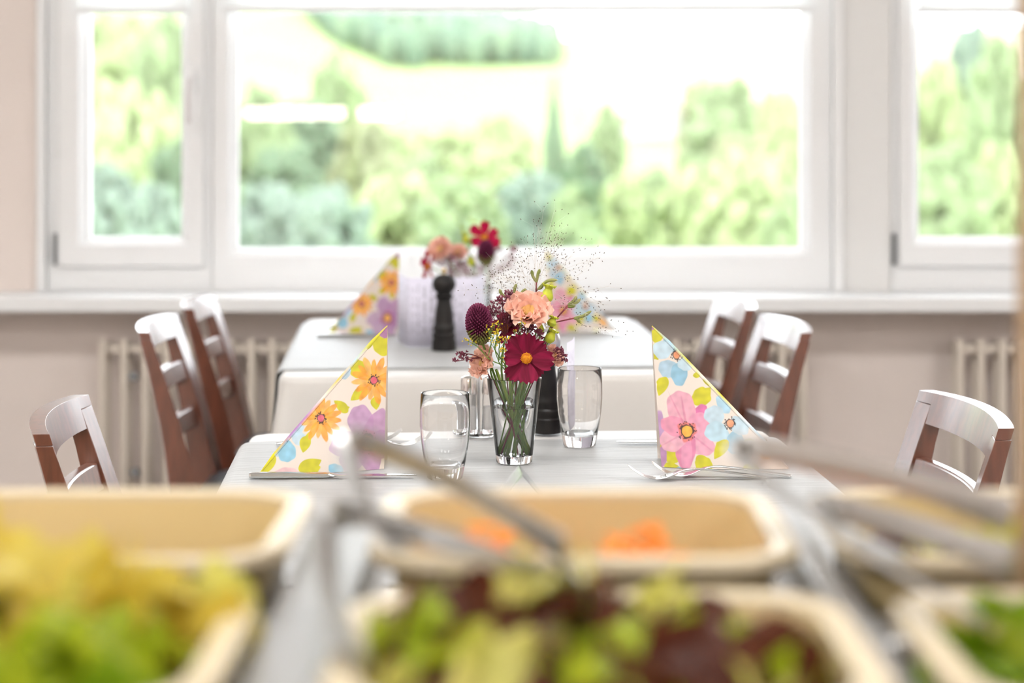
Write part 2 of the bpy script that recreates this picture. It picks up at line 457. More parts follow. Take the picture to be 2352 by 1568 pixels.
TREES = [(255, 5, 250, 95, 'light', 'tallest light green tree in the left casement window'),
 (395, 40, 220, 80, 'mid', 'mid green tree by the handle side of the left casement'),
 (300, 190, 250, 66, 'light', 'light green bushy tree in the middle of the left casement'),
 (420, 310, 170, 60, 'dark', 'dark green tree behind the mullion of the left casement'),
 (230, 370, 200, 52, 'blue', 'bluish low tree at the bottom left of the left casement'),
 (350, 420, 170, 48, 'blue', 'bluish low bush at the bottom of the left casement'),
 (585, 205, 200, 92, 'mid', 'mid green tree at the left end of the picture window'),
 (690, 225, 220, 100, 'dark', 'wide dark green tree under the mirrored lamp strip'),
 (775, 125, 130, 150, 'mid', 'slim mid green tree against the meadow slope at left'),
 (835, 262, 160, 94, 'olive', 'olive green tree right of the wide dark tree'),
 (910, 300, 190, 114, 'light', 'light green tree left of centre in the picture window'),
 (1030, 285, 240, 104, 'light', 'broad light green tree in the centre of the picture window'),
 (1150, 260, 170, 112, 'light', 'light green tree beside the dark slim conifer'),
 (1345, 330, 110, 90, 'dark', 'small dark tree between the conifer and the house'),
 (1392, 240, 95, 125, 'mid', 'mid green tree just left of the pale house'),
 (1605, 175, 100, 118, 'olive', 'olive green tree just right of the pale house'),
 (1680, 180, 230, 100, 'mid', 'broad mid green tree right of the pale house'),
 (1800, 205, 150, 92, 'light', 'light green tree at the right end of the picture window'),
 (650, 330, 220, 70, 'dark', 'dark green bush low at the left of the picture window, below the mirrored strip'),
 (1440, 390, 120, 84, 'light', 'light green bush below the pale house, nearer its left side'),
 (1510, 385, 110, 96, 'mid', 'mid green bush just below the pale house'),
 (1310, 430, 130, 58, 'mid', 'mid green bush right of the airy grass'),
 (1690, 300, 150, 78, 'olive', 'olive green tree low in front of the broad right-hand tree'),
 (980, 350, 160, 74, 'mid', 'mid green tree low in front of the broad central tree'),
 (1120, 340, 150, 78, 'light', 'light green tree low before the slim conifer'),
 (620, 420, 230, 52, 'blue', 'bluish low tree at the bottom left of the picture window'),
 (760, 425, 200, 50, 'blue', 'bluish bush behind the left back napkin'),
 (900, 400, 230, 58, 'light', 'light bush above the left back napkin'),
 (1060, 410, 230, 56, 'mid', 'mid green bush behind the back bouquet'),
 (1220, 395, 200, 60, 'blue', 'bluish bush behind the airy grass'),
 (1600, 380, 200, 64, 'light', 'light green bush below the olive tree'),
 (1745, 350, 230, 60, 'light', 'light green bush at the lower right of the picture window'),
 (1830, 430, 170, 52, 'mid', 'mid green bush at the bottom right corner of the picture window'),
 (2150, 130, 160, 84, 'light', 'light green tree at the left of the right casement'),
 (2235, 45, 150, 120, 'blue', 'bluish tall tree in the right casement'),
 (2300, 90, 170, 78, 'mid', 'mid green tree at the edge of the right casement'),
 (2180, 330, 210, 58, 'mid', 'mid green bush low in the right casement'),
 (2310, 330, 170, 62, 'light', 'light bush low at the edge of the right casement'),
 (60, 120, 260, 75, 'mid', 'mid green tree hidden beside the left casement'),
 (1970, 150, 240, 98, 'mid', 'mid green tree hidden behind the pier between the windows'),
 (-190, 90, 300, 86, 'light', 'light green tree outside, first beyond the left edge of the photo'),
 (-480, 150, 300, 96, 'mid', 'mid green tree outside, furthest beyond the left edge of the photo'),
 (-60, 330, 240, 60, 'dark', 'dark green bush outside, just beyond the left edge of the photo'),
 (2500, 110, 260, 92, 'light', 'light green tree outside, first beyond the right edge of the photo'),
 (2780, 160, 280, 84, 'mid', 'mid green tree outside, further beyond the right edge of the photo'),
 (2620, 340, 240, 60, 'olive', 'olive green bush outside, beyond the right edge of the photo')]
for tr in TREES: tree(*tr)
tree(1272, 185, 80, 130, 'dark', 'slim dark conifer standing before the pale field', True)
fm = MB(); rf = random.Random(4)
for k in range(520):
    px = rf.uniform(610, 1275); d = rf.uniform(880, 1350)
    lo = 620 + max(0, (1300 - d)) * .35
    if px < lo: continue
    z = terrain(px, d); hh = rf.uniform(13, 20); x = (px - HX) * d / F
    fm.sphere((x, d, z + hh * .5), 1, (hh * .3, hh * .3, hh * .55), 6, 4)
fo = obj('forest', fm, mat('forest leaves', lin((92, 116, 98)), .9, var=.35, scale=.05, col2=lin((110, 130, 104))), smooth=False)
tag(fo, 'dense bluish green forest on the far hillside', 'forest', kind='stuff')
hs = P(1500, 300, 250); hz = terrain(1500, 250)
ho = thing('house', 'pale house with a pinkish roof among the trees', 'house', (hs.x, 250, hz), .25)
obj('wall', MB().extrude([(-3.6, 0), (3.6, 0), (3.6, 3.2), (0, 5.4), (-3.6, 3.2)], -3, 3), mat('house wall', (.42, .37, .37), .9), ho, smooth=False)
for s in (-1, 1):
    obj('roof', MB().extrude([(0, 5.42), (0, 5.62), (s * 4.1, 3.1), (s * 4.1, 2.9)], -3.4, 3.4), mat('house roof', (.36, .27, .27), .9), ho, smooth=False)
for xx in (-1.8, .6, 2.2): obj('window', MB().box(xx - .4, xx + .4, -3.05, -2.98, 1.2, 2.4), mat('house window', (.2, .22, .25), .2), ho, smooth=False)
# ------------------------------------------------------------------ tables
TH = math.radians(3.2); O0 = Vector((-.005, 3.22)); TW, TL = .83, 1.2
ux = Vector((math.cos(TH), math.sin(TH))); uy = Vector((-math.sin(TH), math.cos(TH)))
def tpos(u, v): p = O0 + ux * u + uy * v; return (p.x, p.y)
TZ = .752                        # things stand on the cloth here
def cloth(L, W, drop, seed):
    r = random.Random(seed); hw, hl, rc = W / 2 - .012, L / 2 - .012, .025
    per = []
    def seg(a, b, n):
        for i in range(n): t = i / n; per.append((Vector(a).lerp(Vector(b), t), None))
    cs = [(hw - rc, hl - rc, 0), (-(hw - rc), hl - rc, PI / 2), (-(hw - rc), -(hl - rc), PI), (hw - rc, -(hl - rc), 1.5 * PI)]
    pts = []
    for q in range(4):
        cx, cy, a0 = cs[q]; nx = cs[(q + 1) % 4]
        for i in range(9):
            a = a0 + PI / 2 * i / 9; pts.append((cx + rc * math.cos(a), cy + rc * math.sin(a), math.cos(a), math.sin(a), math.sin(PI * i / 9)))
        a = a0 + PI / 2; e0 = (cx + rc * math.cos(a), cy + rc * math.sin(a)); e1 = (nx[0] + rc * math.cos(a), nx[1] + rc * math.sin(a))
        n = 46
        for i in range(n):
            t = i / n; edge = max(0, 1 - min(t, 1 - t) * 9)
            pts.append((e0[0] + (e1[0] - e0[0]) * t, e0[1] + (e1[1] - e0[1]) * t, math.cos(a), math.sin(a), edge * .55))
    n = len(pts); mb = MB(); vs = [(0, 0, 0)]; rows = []
    for t in (.15, .4, .65, .85, .95, 1.0):
        rows.append([(p[0] * t, p[1] * t, .0) for p in pts])
    for k in range(1, 5):
        a = PI / 2 * k / 4; rows.append([(p[0] + p[2] * .012 * math.sin(a), p[1] + p[3] * .012 * math.sin(a), -.012 * (1 - math.cos(a))) for p in pts])
    ph = [r.uniform(0, 6) for _ in range(4)]
    for k in range(1, 11):
        t = k / 10; row = []
        for i, p in enumerate(pts):
            s = i / n * 2 * PI
            fold = .0022 * math.sin(17 * s + ph[0]) + .0016 * math.sin(29 * s + ph[1])
            off = .012 + t * (fold + .028 * p[4] * (1 + .8 * math.sin(8 * s + ph[2]))) + .004 * t
            row.append((p[0] + p[2] * off, p[1] + p[3] * off, -.012 - drop * t + .004 * math.sin(5 * s + ph[3]) * t))
        rows.append(row)
    for row in rows: vs += row
    fs = [(0, 1 + i, 1 + (i + 1) % n) for i in range(n)]
    for j in range(len(rows) - 1):
        for i in range(n):
            i2 = (i + 1) % n; fs.append((1 + j * n + i, 1 + (j + 1) * n + i, 1 + (j + 1) * n + i2, 1 + j * n + i2))
    return mb.add(vs, fs)
def topper(v0, v1, W, drop, seed):
    r = random.Random(seed); hw = W / 2; ph = [r.uniform(0, 6) for _ in range(5)]
    prof = []
    for k in range(9): t = k / 8; prof.append((-hw - .011 - .010 * (1 - t), -.013 - drop * (1 - t), 1 - t))
    for k in range(1, 5): a = PI / 2 * k / 4; prof.append((-hw - .011 + .018 * (1 - math.cos(a)), -.013 + .0155 * math.sin(a), 0))
    top = [(-hw + .007 + (2 * hw - .014) * k / 24, .0025, 0) for k in range(1, 24)]
    full = prof + top + [(-x, z, t) for x, z, t in reversed(prof)]
    n = len(full); m = 60; vs = []
    for j in range(m + 1):
        v = v0 + (v1 - v0) * j / m
        for i, (x, z, t) in enumerate(full):
            w = .004 * t * (math.sin(v * 30 + ph[0]) + .6 * math.sin(v * 53 + ph[1])); sx = math.copysign(1, x)
            e = .003 * math.sin(i * .35 + ph[2]) if j in (0, m) else 0
            zz = z + (.0007 * (1 + math.sin(v * 61 + x * 6 + ph[3]) * math.sin(x * 9 + v * 17 + ph[4])) if t == 0 and abs(x) < hw - .03 else 0)
            vs.append((x + sx * abs(w), v + e, zz))
    return MB().add(vs, [(j * n + i, j * n + i + 1, (j + 1) * n + i + 1, (j + 1) * n + i) for j in range(m) for i in range(n - 1)])
twood = mat('table wood', (.25, .15, .09), .4, var=.3, scale=8, stretch=(6, 1, 1))
for name_, vc, seed, lab in (('front', -.6, 3, 'nearest'), ('back', 1.3, 8, 'far')):
    x, y = tpos(0, vc)
    t = thing('dining_table', f'wooden dining table under the white cloth, {lab} of the two', 'table', (x, y, 0), TH, group='dining tables in a row')
    obj('tabletop', MB().box(-TW / 2 + .02, TW / 2 - .02, -TL / 2 + .02, TL / 2 - .02, .715, .745), twood, t, bevel=.004)
    for sx in (-1, 1):
        for sy in (-1, 1):
            obj('leg', MB().add([(sx * .36 + a * .02, sy * .565 + b * .016, 0) for a, b in ((-1, -1), (1, -1), (1, 1), (-1, 1))] + [(sx * .36 + a * .022, sy * .565 + b * .0168, .715) for a, b in ((-1, -1), (1, -1), (1, 1), (-1, 1))],
                                [(0, 3, 2, 1), (4, 5, 6, 7), (0, 1, 5, 4), (1, 2, 6, 5), (2, 3, 7, 6), (3, 0, 4, 7)]), twood, t)
    c = obj('tablecloth', cloth(TL, TW, .235, seed), M['cloth'], loc=(x, y, .7475), rot=(0, 0, TH), solid=.0012)
    tag(c, f'white tablecloth hanging over the edges of the {lab} table', 'tablecloth')
    tp = obj('table_runner', topper(-TL / 2 + .11, TL / 2 - .11, TW, .19, seed + 1), M['topper'], loc=(x, y, .7475), rot=(0, 0, TH), solid=.001)
    tag(tp, f'grey linen topper laid across the {lab} white tablecloth', 'table runner')

# ------------------------------------------------------------------ chairs
def stile_x(z): return float(np.interp(z, [0, .2, .40, .47, .55, .65, .75, .83], [-.045, -.012, .003, 0, -.012, -.034, -.062, -.087]))
def stile_w(z): return float(np.interp(z, [0, .3, .47, .6, .75, .83], [.034, .05, .056, .044, .028, .022]))
HWID = .20
def plan(y, z): return .66 * (y * y - HWID * HWID) * float(np.interp(z, [.40, .52], [0, 1]))   # the back curves round the sitter
def rail_mb(z0, z1, y0, y1, bow, th, arch=0.0, n=14, step=None):
    us = [i / n for i in range(n + 1)]
    if step:                      # the rail is thinner where it caps the posts
        e = step[0] / (y1 - y0); us = [0, e * .5, e - .001, e] + [e + (1 - 2 * e) * i / 10 for i in range(1, 10)] + [1 - e, 1 - e + .001, 1 - e * .5, 1]; n = len(us) - 1
    def fn(u, v):
        y = y0 + (y1 - y0) * u; k = 1 - (2 * u - 1) ** 2
        a = v * 4; i = int(min(3, a)); c = [(0, 0), (1, 0), (1, 1), (0, 1), (0, 0)]
        p = c[i]; q = c[i + 1]; f = a - i; cu = p[0] + (q[0] - p[0]) * f; cv = p[1] + (q[1] - p[1]) * f
        zb = step[1] if step and (u < e - .0005 or u > 1 - e + .0005) else z0
        z = zb + (z1 - zb) * cv + arch * k * cv
        return (stile_x(z) + stile_w(.8) * .5 - th * cu + plan(y, z), y, z)
    mb = MB(); n4 = 4; rows = []
    for i in range(n + 1):
        rows += [fn(us[i], j / 4) for j in range(4)]
    fs = []
    for i in range(n):
        for j in range(4): j2 = (j + 1) % 4; fs.append((i * 4 + j, i * 4 + j2, (i + 1) * 4 + j2, (i + 1) * 4 + j))
    fs += [(0, 1, 2, 3), (n * 4 + 3, n * 4 + 2, n * 4 + 1, n * 4)]
    return mb.add(rows, fs)
def make_chair():
    ch = thing('dining_chair', 'x', 'chair', group='dark wooden ladder-back dining chairs')
    zz = [0, .1, .2, .3, .4, .47, .52, .58, .64, .7, .745, .778, .8055]
    poly = [(stile_x(z) + stile_w(z) * .5, z) for z in zz] + [(stile_x(z) - stile_w(z) * .5, z) for z in reversed(zz)]
    for s in (-1, 1):
        y0, y1 = (HWID - .046, HWID) if s > 0 else (-HWID, -HWID + .046)
        n = len(zz); vs = []; fs = []
        for z in zz:
            a, w = stile_x(z), stile_w(z) * .5
            vs += [(a + w + plan(y0, z), y0, z), (a - w + plan(y0, z), y0, z), (a - w + plan(y1, z), y1, z), (a + w + plan(y1, z), y1, z)]
        for i in range(n - 1):
            for j in range(4): j2 = (j + 1) % 4; fs.append((i * 4 + j, i * 4 + j2, (i + 1) * 4 + j2, (i + 1) * 4 + j))
        fs += [(3, 2, 1, 0), (n * 4 - 4, n * 4 - 3, n * 4 - 2, n * 4 - 1)]
        obj('back_post', MB().add(vs, fs), M['wood'], ch, bevel=.001)
    obj('top_rail', rail_mb(.776, .822, -HWID, HWID, .014, .0225, .004, step=(.046, .806)), M['wood'], ch, bevel=.0012)
    for z0, z1 in ((.682, .724), (.580, .622)):
        obj('slat', rail_mb(z0, z1, -HWID + .046, HWID - .046, .012, .018), M['wood'], ch, bevel=.003)
    obj('seat_frame', MB().box(.02, .43, -HWID + .005, HWID - .005, .40, .452), M['wood'], ch, bevel=.004)
    pad = MB(); 
    pad.grid(lambda u, v: (.012 + .425 * (.5 + .5 * math.copysign(abs(math.cos(2 * PI * u)) ** .35, math.cos(2 * PI * u)) * (1 if v < .99 else 1)) if False else .2245 + .215 * math.copysign(abs(math.cos(2 * PI * u)) ** .3, math.cos(2 * PI * u)) * [1, 1.01, 1, .95, .8, .4, .02][int(round(v * 6))],
                             .195 * math.copysign(abs(math.sin(2 * PI * u)) ** .3, math.sin(2 * PI * u)) * [1, 1.01, 1, .95, .8, .4, .02][int(round(v * 6))],
                             .452 + [0, .010, .02, .027, .03, .031, .031][int(round(v * 6))]), 48, 6, closed=True)
    obj('seat_pad', pad, M['pad'], ch)
    for s in (-1, 1):
        obj('leg', MB().add([(.385 + a, s * .178 + b, 0) for a, b in ((-.014, -.014), (.014, -.014), (.014, .014), (-.014, .014))] + [(.395 + a, s * .178 + b, .40) for a, b in ((-.02, -.018), (.02, -.018), (.02, .018), (-.02, .018))],
                            [(0, 3, 2, 1), (4, 5, 6, 7), (0, 1, 5, 4), (1, 2, 6, 5), (2, 3, 7, 6), (3, 0, 4, 7)]), M['wood'], ch, bevel=.002)
        obj('stretcher', MB().box(.0, .38, s * .178 - .009, s * .178 + .009, .19, .215), M['wood'], ch, bevel=.002)
    return ch
chair0 = make_chair()
TOPX = .093
spots = [(-.665, 2.91, 4.5, 1, 'dark wooden ladder-back chair at the left of the nearest table'),
         (-.763, 4.25, 1.5, 1, 'dark wooden ladder-back chair at the left of the far table, nearer of two'),
         (-.755, 4.76, 1.5, 1, 'dark wooden ladder-back chair at the left of the far table, by the radiator'),
         (.680, 2.95, 4, -1, 'dark wooden ladder-back chair at the right of the nearest table'),
         (.588, 4.22, 5, -1, 'dark wooden ladder-back chair at the right of the far table, nearer of two'),
         (.542, 4.75, 4, -1, 'dark wooden ladder-back chair at the right of the far table, nearest the sill')]
for i, (x, y, a, s, lab) in enumerate(spots):
    o = chair0 if i == 0 else copy_tree(chair0)
    a = math.radians(a); o.rotation_euler = (0, 0, a if s > 0 else a + PI); o.location = (x + s * TOPX, y, 0); o['label'] = lab

# ------------------------------------------------------------------ printed napkins
class Print:
    """a flat floral print, coloured point by point on the paper; units are the print's own"""
    def __init__(s, X, Y, base):
        s.X, s.Y = X, Y; s.c = np.tile(np.array(lin(base)), (len(X), 1)); s.rg = np.random.default_rng(5)
        s.n = np.array([noise.noise(Vector((x * .02, y * .02, 1.7))) for x, y in zip(X, Y)])
    def put(s, m, col, a=1.0, wash=.10):
        col = np.array(lin(col)); w = np.clip(m, 0, 1)[:, None] * a
        cc = np.clip(col[None, :] * (1 + wash * s.n[:, None] * 2), 0, 1); s.c = s.c * (1 - w) + cc * w
    def ell(s, cx, cy, rx, ry, ang, col, a=1.0, soft=6.0, wob=.05, wash=.1):
        dx, dy = s.X - cx, s.Y - cy; ca, sa = math.cos(ang), math.sin(ang)
        u, v = (dx * ca + dy * sa) / rx, (-dx * sa + dy * ca) / ry
        r = np.sqrt(u * u + v * v); th = np.arctan2(v, u)
        r = r * (1 + wob * np.sin(3 * th + cx) + wob * .6 * np.sin(7 * th + cy))
        s.put((1 - r) * min(rx, ry) / soft + .5, col, a, wash)
    def leaf(s, x0, y0, x1, y1, w, col):
        dx, dy = x1 - x0, y1 - y0; L = math.hypot(dx, dy); t = ((s.X - x0) * dx + (s.Y - y0) * dy) / L / L
        d = ((s.X - x0) * -dy + (s.Y - y0) * dx) / L + .12 * L * (t - .5) ** 2
        tt = np.clip(t, 0, 1); hw = w * np.sin(PI * tt ** .75) ** .8
        s.put(np.where((t > 0) & (t < 1), (hw - abs(d)) / 5 + .5, 0), col, 1, .12)
    def petals(s, cx, cy, lst, r0):
        for (ang, L, w, col, al) in lst:
            a = math.radians(ang); m = (r0 + L) / 2
            s.ell(cx + math.cos(a) * m, cy + math.sin(a) * m, L * .5 + r0 * .2, w, a, col, al)
    def daisy(s, cx, cy, r, n, col, c2):
        for k in range(n):
            a = 2 * PI * k / n + .1; rr = r * (1 + .10 * math.sin(k * 2.7)); m = rr * .58
            s.ell(cx + math.cos(a) * m, cy + math.sin(a) * m, rr * .44, rr * .145, a, c2 if k % 3 == 1 else col, .93, 5, .03, .16)
    def centre(s, cx, cy, r, col, dots=True, ring=None):
        if ring: s.ell(cx, cy, r * 1.75, r * 1.85, 0, ring, .75, 14, .12)
        if dots:
            s.ell(cx, cy, r * 1.28, r * 1.34, 0, (52, 34, 36), .95, 6, .10)
            for k in range(26):
                a = s.rg.uniform(0, 2 * PI); q = r * s.rg.uniform(1.3, 1.95)
                s.ell(cx + math.cos(a) * q, cy + math.sin(a) * q, 5.5, 5.5, 0, (48, 32, 34), .95, 5, 0)
        s.ell(cx, cy, r, r * 1.06, 0, col, 1, 6, .03, .2)
YG, BL, LB, OR, O2 = (208, 200, 30), (148, 200, 222), (196, 217, 228), (250, 165, 45), (248, 182, 86)
def print_left(p):
    p.leaf(1330, 60, 1500, 140, 60, (176, 120, 165))
    p.ell(1370, 215, 112, 92, .3, YG); p.leaf(1180, 265, 1300, 150, 26, YG)
    p.leaf(1400, 60, 1330, 110, 28, (176, 120, 165)); p.ell(1400, 90, 75, 48, -.5, (172, 118, 160))
    p.ell(1135, 440, 78, 84, .2, YG); p.leaf(1215, 610, 1060, 720, 52, YG); p.leaf(1290, 690, 1300, 810, 46, YG)
    p.ell(1010, 480, 62, 44, -.8, (185, 208, 222))
    p.daisy(1280, 537, 205, 15, OR, O2); p.centre(1280, 538, 30, (232, 100, 120))
    p.leaf(1040, 830, 910, 725, 46, YG); p.leaf(945, 800, 1055, 790, 30, YG)
    p.petals(1210, 1100, [(-105, 330, 118, (192, 150, 188), .95), (-58, 320, 95, (190, 142, 184), .9), (172, 330, 110, (196, 160, 190), .9), (130, 320, 112, (194, 158, 192), .85), (10, 230, 130, (184, 132, 180), .95), (75, 280, 100, (186, 138, 182), .9)], 20)
    p.centre(1215, 1110, 60, (248, 178, 92), True, (206, 110, 160))
    p.ell(590, 1075, 78, 62, .5, LB); p.ell(560, 1000, 90, 50, -.8, (190, 216, 230)); p.ell(475, 1195, 84, 95, 0, BL); p.ell(390, 1180, 60, 60, 0, BL, .6)
    p.centre(470, 1060, 26, (240, 150, 110)); p.leaf(660, 1050, 620, 1200, 52, YG); p.leaf(690, 1010, 640, 1170, 30, YG)
    p.daisy(780, 890, 195, 16, OR, O2); p.centre(786, 890, 30, (236, 110, 132))
    p.leaf(360, 1230, 240, 1410, 52, YG); p.ell(480, 1400, 125, 64, 0, (238, 196, 198)); p.leaf(590, 1360, 800, 1270, 66, YG); p.ell(690, 1350, 95, 52, -.2, YG)
    p.ell(930, 1350, 70, 52, .3, BL)
def print_right(p):
    p.ell(405, 62, 30, 34, 0, (178, 120, 166)); p.ell(440, 120, 62, 66, .4, YG); p.leaf(420, 190, 405, 350, 30, YG); p.leaf(400, 280, 450, 350, 30, YG)
    p.ell(560, 210, 75, 66, .8, BL, .8); p.ell(490, 255, 92, 84, 0, LB); p.ell(540, 430, 88, 82, 0, (176, 202, 218)); p.ell(648, 475, 78, 112, .1, (146, 190, 212)); p.ell(700, 390, 70, 60, .3, LB)
    p.centre(622, 305, 30, (246, 160, 112)); p.leaf(520, 505, 450, 680, 52, YG); p.ell(485, 560, 48, 52, 0, YG)
    p.leaf(775, 500, 860, 480, 26, YG); p.leaf(860, 500, 960, 615, 26, YG); p.ell(850, 690, 92, 84, -.5, YG); p.leaf(800, 760, 940, 610, 70, YG)
    p.leaf(470, 1120, 640, 1240, 70, YG); p.ell(575, 1240, 66, 62, .3, YG); p.leaf(500, 1320, 640, 1330, 36, YG); p.ell(870, 1310, 84, 72, .6, YG); p.leaf(800, 1230, 940, 1370, 60, YG)
    p.ell(462, 980, 48, 160, 0, (190, 152, 192)); p.ell(480, 1240, 50, 96, .1, (188, 140, 180))
    p.ell(830, 840, 95, 60, -.8, (222, 118, 168))
    p.petals(718, 1003, [(-105, 370, 128, (234, 168, 186), .95), (-28, 240, 105, (236, 160, 186), .95), (40, 285, 110, (234, 166, 188), .95), (95, 330, 92, (226, 134, 170), .95), (150, 270, 105, (238, 178, 194), .95), (-160, 240, 90, (232, 150, 176), .95)], 20)
    p.petals(718, 1003, [(-100, 250, 10, (212, 120, 150), .5), (-116, 300, 8, (212, 120, 150), .4), (38, 230, 8, (214, 120, 156), .4), (150, 210, 8, (214, 120, 156), .4), (92, 300, 50, (238, 170, 196), .5)], 90)
    p.centre(716, 1003, 48, (246, 178, 70), True, (226, 110, 84))
    p.ell(1060, 760, 60, 92, -.6, (180, 216, 234)); p.ell(970, 860, 95, 88, .3, LB); p.ell(990, 1010, 112, 92, .2, (190, 218, 230)); p.ell(1160, 1110, 88, 100, 0, (156, 202, 224)); p.ell(1200, 960, 100, 70, .8, LB)
    p.centre(1118, 935, 32, (248, 170, 128)); p.leaf(1085, 1080, 960, 1250, 56, YG); p.ell(1030, 1140, 52, 50, 0, YG); p.ell(1300, 1130, 62, 55, .5, YG); p.leaf(1240, 1100, 1400, 1150, 40, YG)
    p.ell(1420, 1190, 92, 60, .7, (250, 190, 120)); p.ell(1300, 1350, 70, 60, 0, (226, 216, 90)); p.ell(640, 1340, 20, 12, 0, BL)
paper = mat('printed paper', (.9, .85, .8), .8, attr='print', translucent=.18)
def napkin_mesh(name, A, B, C, a, b, c, painter, side):
    """A apex, B foot below it, C toe (metres, relative to B); a, b, c the same corners in print units"""
    N = 300; A, B, C = map(np.array, (A, B, C)); a, b, c = map(np.array, (a, b, c))
    I, J = np.meshgrid(np.arange(N + 1), np.arange(N + 1)); keep = (I + J) <= N
    idx = -np.ones((N + 1, N + 1), int); idx[keep] = np.arange(keep.sum())
    p = (I[keep] / N)[:, None]; q = (J[keep] / N)[:, None]
    pos = B + p * (C - B) + q * (A - B)
    bow = (p * (1 - p - q) * 4)[:, 0] * .010; pos[:, 1] -= bow      # the paper bellies towards the guest
    xy = b + p * (c - b) + q * (a - b)
    pr = Print(xy[:, 0], xy[:, 1], (236, 222, 210)); pr_ = painter(pr); pr.c = pr.c * .9 + .035
    fs = []
    for j in range(N):
        i = np.arange(N - j)
        t1 = np.stack([idx[j, i], idx[j, i + 1], idx[j + 1, i]], 1); fs.append(t1)
        i = np.arange(N - j - 1)
        if len(i): fs.append(np.stack([idx[j, i + 1], idx[j + 1, i + 1], idx[j + 1, i]], 1))
    tri = np.concatenate(fs)
    # rounded fold along the slope, then the rear flap opening backwards
    n0 = len(pos); tt = np.linspace(0, 1, N + 1); hyp = C + (A - C) * tt[:, None]
    nrm = np.array([(C - A)[2], 0, -(C - A)[0]]); nrm = nrm / np.linalg.norm(nrm); nrm = nrm if nrm[2] > 0 else -nrm
    hyp_idx = np.array([idx[k, N - k] for k in range(N + 1)])
    strips = [hyp_idx]; V = [pos]; Cc = [pr.c]
    pal = np.array([lin(x) for x in ((225, 212, 40), (225, 212, 40), (178, 128, 186), (184, 134, 190), (240, 226, 220), (248, 196, 90), (190, 212, 226), (214, 206, 60), (214, 206, 60))])
    if side > 0: pal = np.array([lin(x) for x in ((246, 232, 224), (176, 210, 228), (190, 216, 230), (244, 234, 224), (222, 210, 60), (244, 234, 226), (214, 206, 50), (170, 206, 226), (216, 204, 40))])
    pc = np.stack([np.interp(tt * 8, np.arange(9), pal[:, k]) for k in range(3)], 1)
    for (o, back) in ((.0035, .002), (.0048, .006), (.0035, .011)):
        w = np.minimum(1, 6 * np.minimum(tt + .05, 1.05 - tt))[:, None]
        V.append(hyp + nrm * o * w + np.array([0, back, 0])); Cc.append(pc); strips.append(n0 + (N + 1) * (len(strips) - 1) + np.arange(N + 1))
    foot = B + np.array([0, .075, 0]); K = 12
    for k in range(1, K + 1):
        s = k / K; V.append((hyp + np.array([0, .011, 0])) * (1 - s) + (foot + (A - B) * (tt[:, None]) * .0 + (hyp * [0, 0, 0]) + (np.stack([np.zeros(N + 1), np.zeros(N + 1), np.zeros(N + 1)], 1))) * s)
        Cc.append(np.tile(np.array(lin((226, 214, 204))), (N + 1, 1))); strips.append(n0 + (N + 1) * (len(strips) - 1) + np.arange(N + 1))
    for s0, s1 in zip(strips, strips[1:]):
        k = np.arange(N); q1 = np.stack([s0[k], s0[k + 1], s1[k + 1]], 1); q2 = np.stack([s0[k], s1[k + 1], s1[k]], 1)
        tri = np.concatenate([tri, q1, q2])
    V = np.concatenate(V); Cc = np.concatenate(Cc)
    me = bpy.data.meshes.new(name); me.vertices.add(len(V)); me.vertices.foreach_set('co', V.astype(np.float32).ravel())
    me.loops.add(len(tri) * 3); me.loops.foreach_set('vertex_index', tri.astype(np.int32).ravel())
    me.polygons.add(len(tri)); me.polygons.foreach_set('loop_start', np.arange(0, len(tri) * 3, 3, dtype=np.int32)); me.polygons.foreach_set('loop_total', np.full(len(tri), 3, np.int32))
    me.polygons.foreach_set('use_smooth', np.ones(len(tri), bool))
    at = me.color_attributes.new('print', 'FLOAT_COLOR', 'POINT'); at.data.foreach_set('color', np.concatenate([Cc, np.ones((len(Cc), 1))], 1).astype(np.float32).ravel())
    me.update(); me.validate(); me.materials.append(paper)
    return me
def z4(zx, zy, ox): return (ox + zx / 4.02, 740 + zy / 4.02)
def rel(px, D): q = P(px[0], px[1], D); return q
la, lb, lc = (1408, 38), (1376, 1352), (225, 1405)
Bl = rel(z4(*lb, 540), DT(z4(*lb, 540)[1], TZ)); Cl = rel(z4(*lc, 540), DT(z4(*lc, 540)[1], TZ)); Al = rel(z4(*la, 540), Bl.y + .028)
me_l = napkin_mesh('napkin', Al - Bl, (0, 0, 0), Cl - Bl, la, lb, lc, print_left, -1)
ra, rb, rc_ = (388, 40), (480, 1335), (1650, 1352)
Br = rel(z4(*rb, 1400), DT(z4(*rb, 1400)[1], TZ)); Cr = rel(z4(*rc_, 1400), DT(z4(*rc_, 1400)[1], TZ)); Ar = rel(z4(*ra, 1400), Br.y + .028)
me_r = napkin_mesh('napkin', Ar - Br, (0, 0, 0), Cr - Br, ra, rb, rc_, print_right, 1)
Bl2 = P(912, 765, DT(765, TZ)); Br2 = P(1264, 760, DT(760, TZ))
gN = 'folded floral napkins'
tag(link('napkin', me_l, None, Bl), 'folded paper napkin with two orange flowers and a purple one, on the nearest table', 'napkin', gN)
tag(link('napkin', me_r, None, Br), 'folded paper napkin with a big pink flower and blue ones, on the nearest table', 'napkin', gN)
tag(link('napkin', me_l, None, Bl2, scale=(.93, 1, .95)), 'folded paper napkin with orange flowers standing on the far table', 'napkin', gN)
tag(link('napkin', me_r, None, Br2, scale=(.86, 1, .95)), 'folded paper napkin with pink and blue flowers standing on the far table', 'napkin', gN)

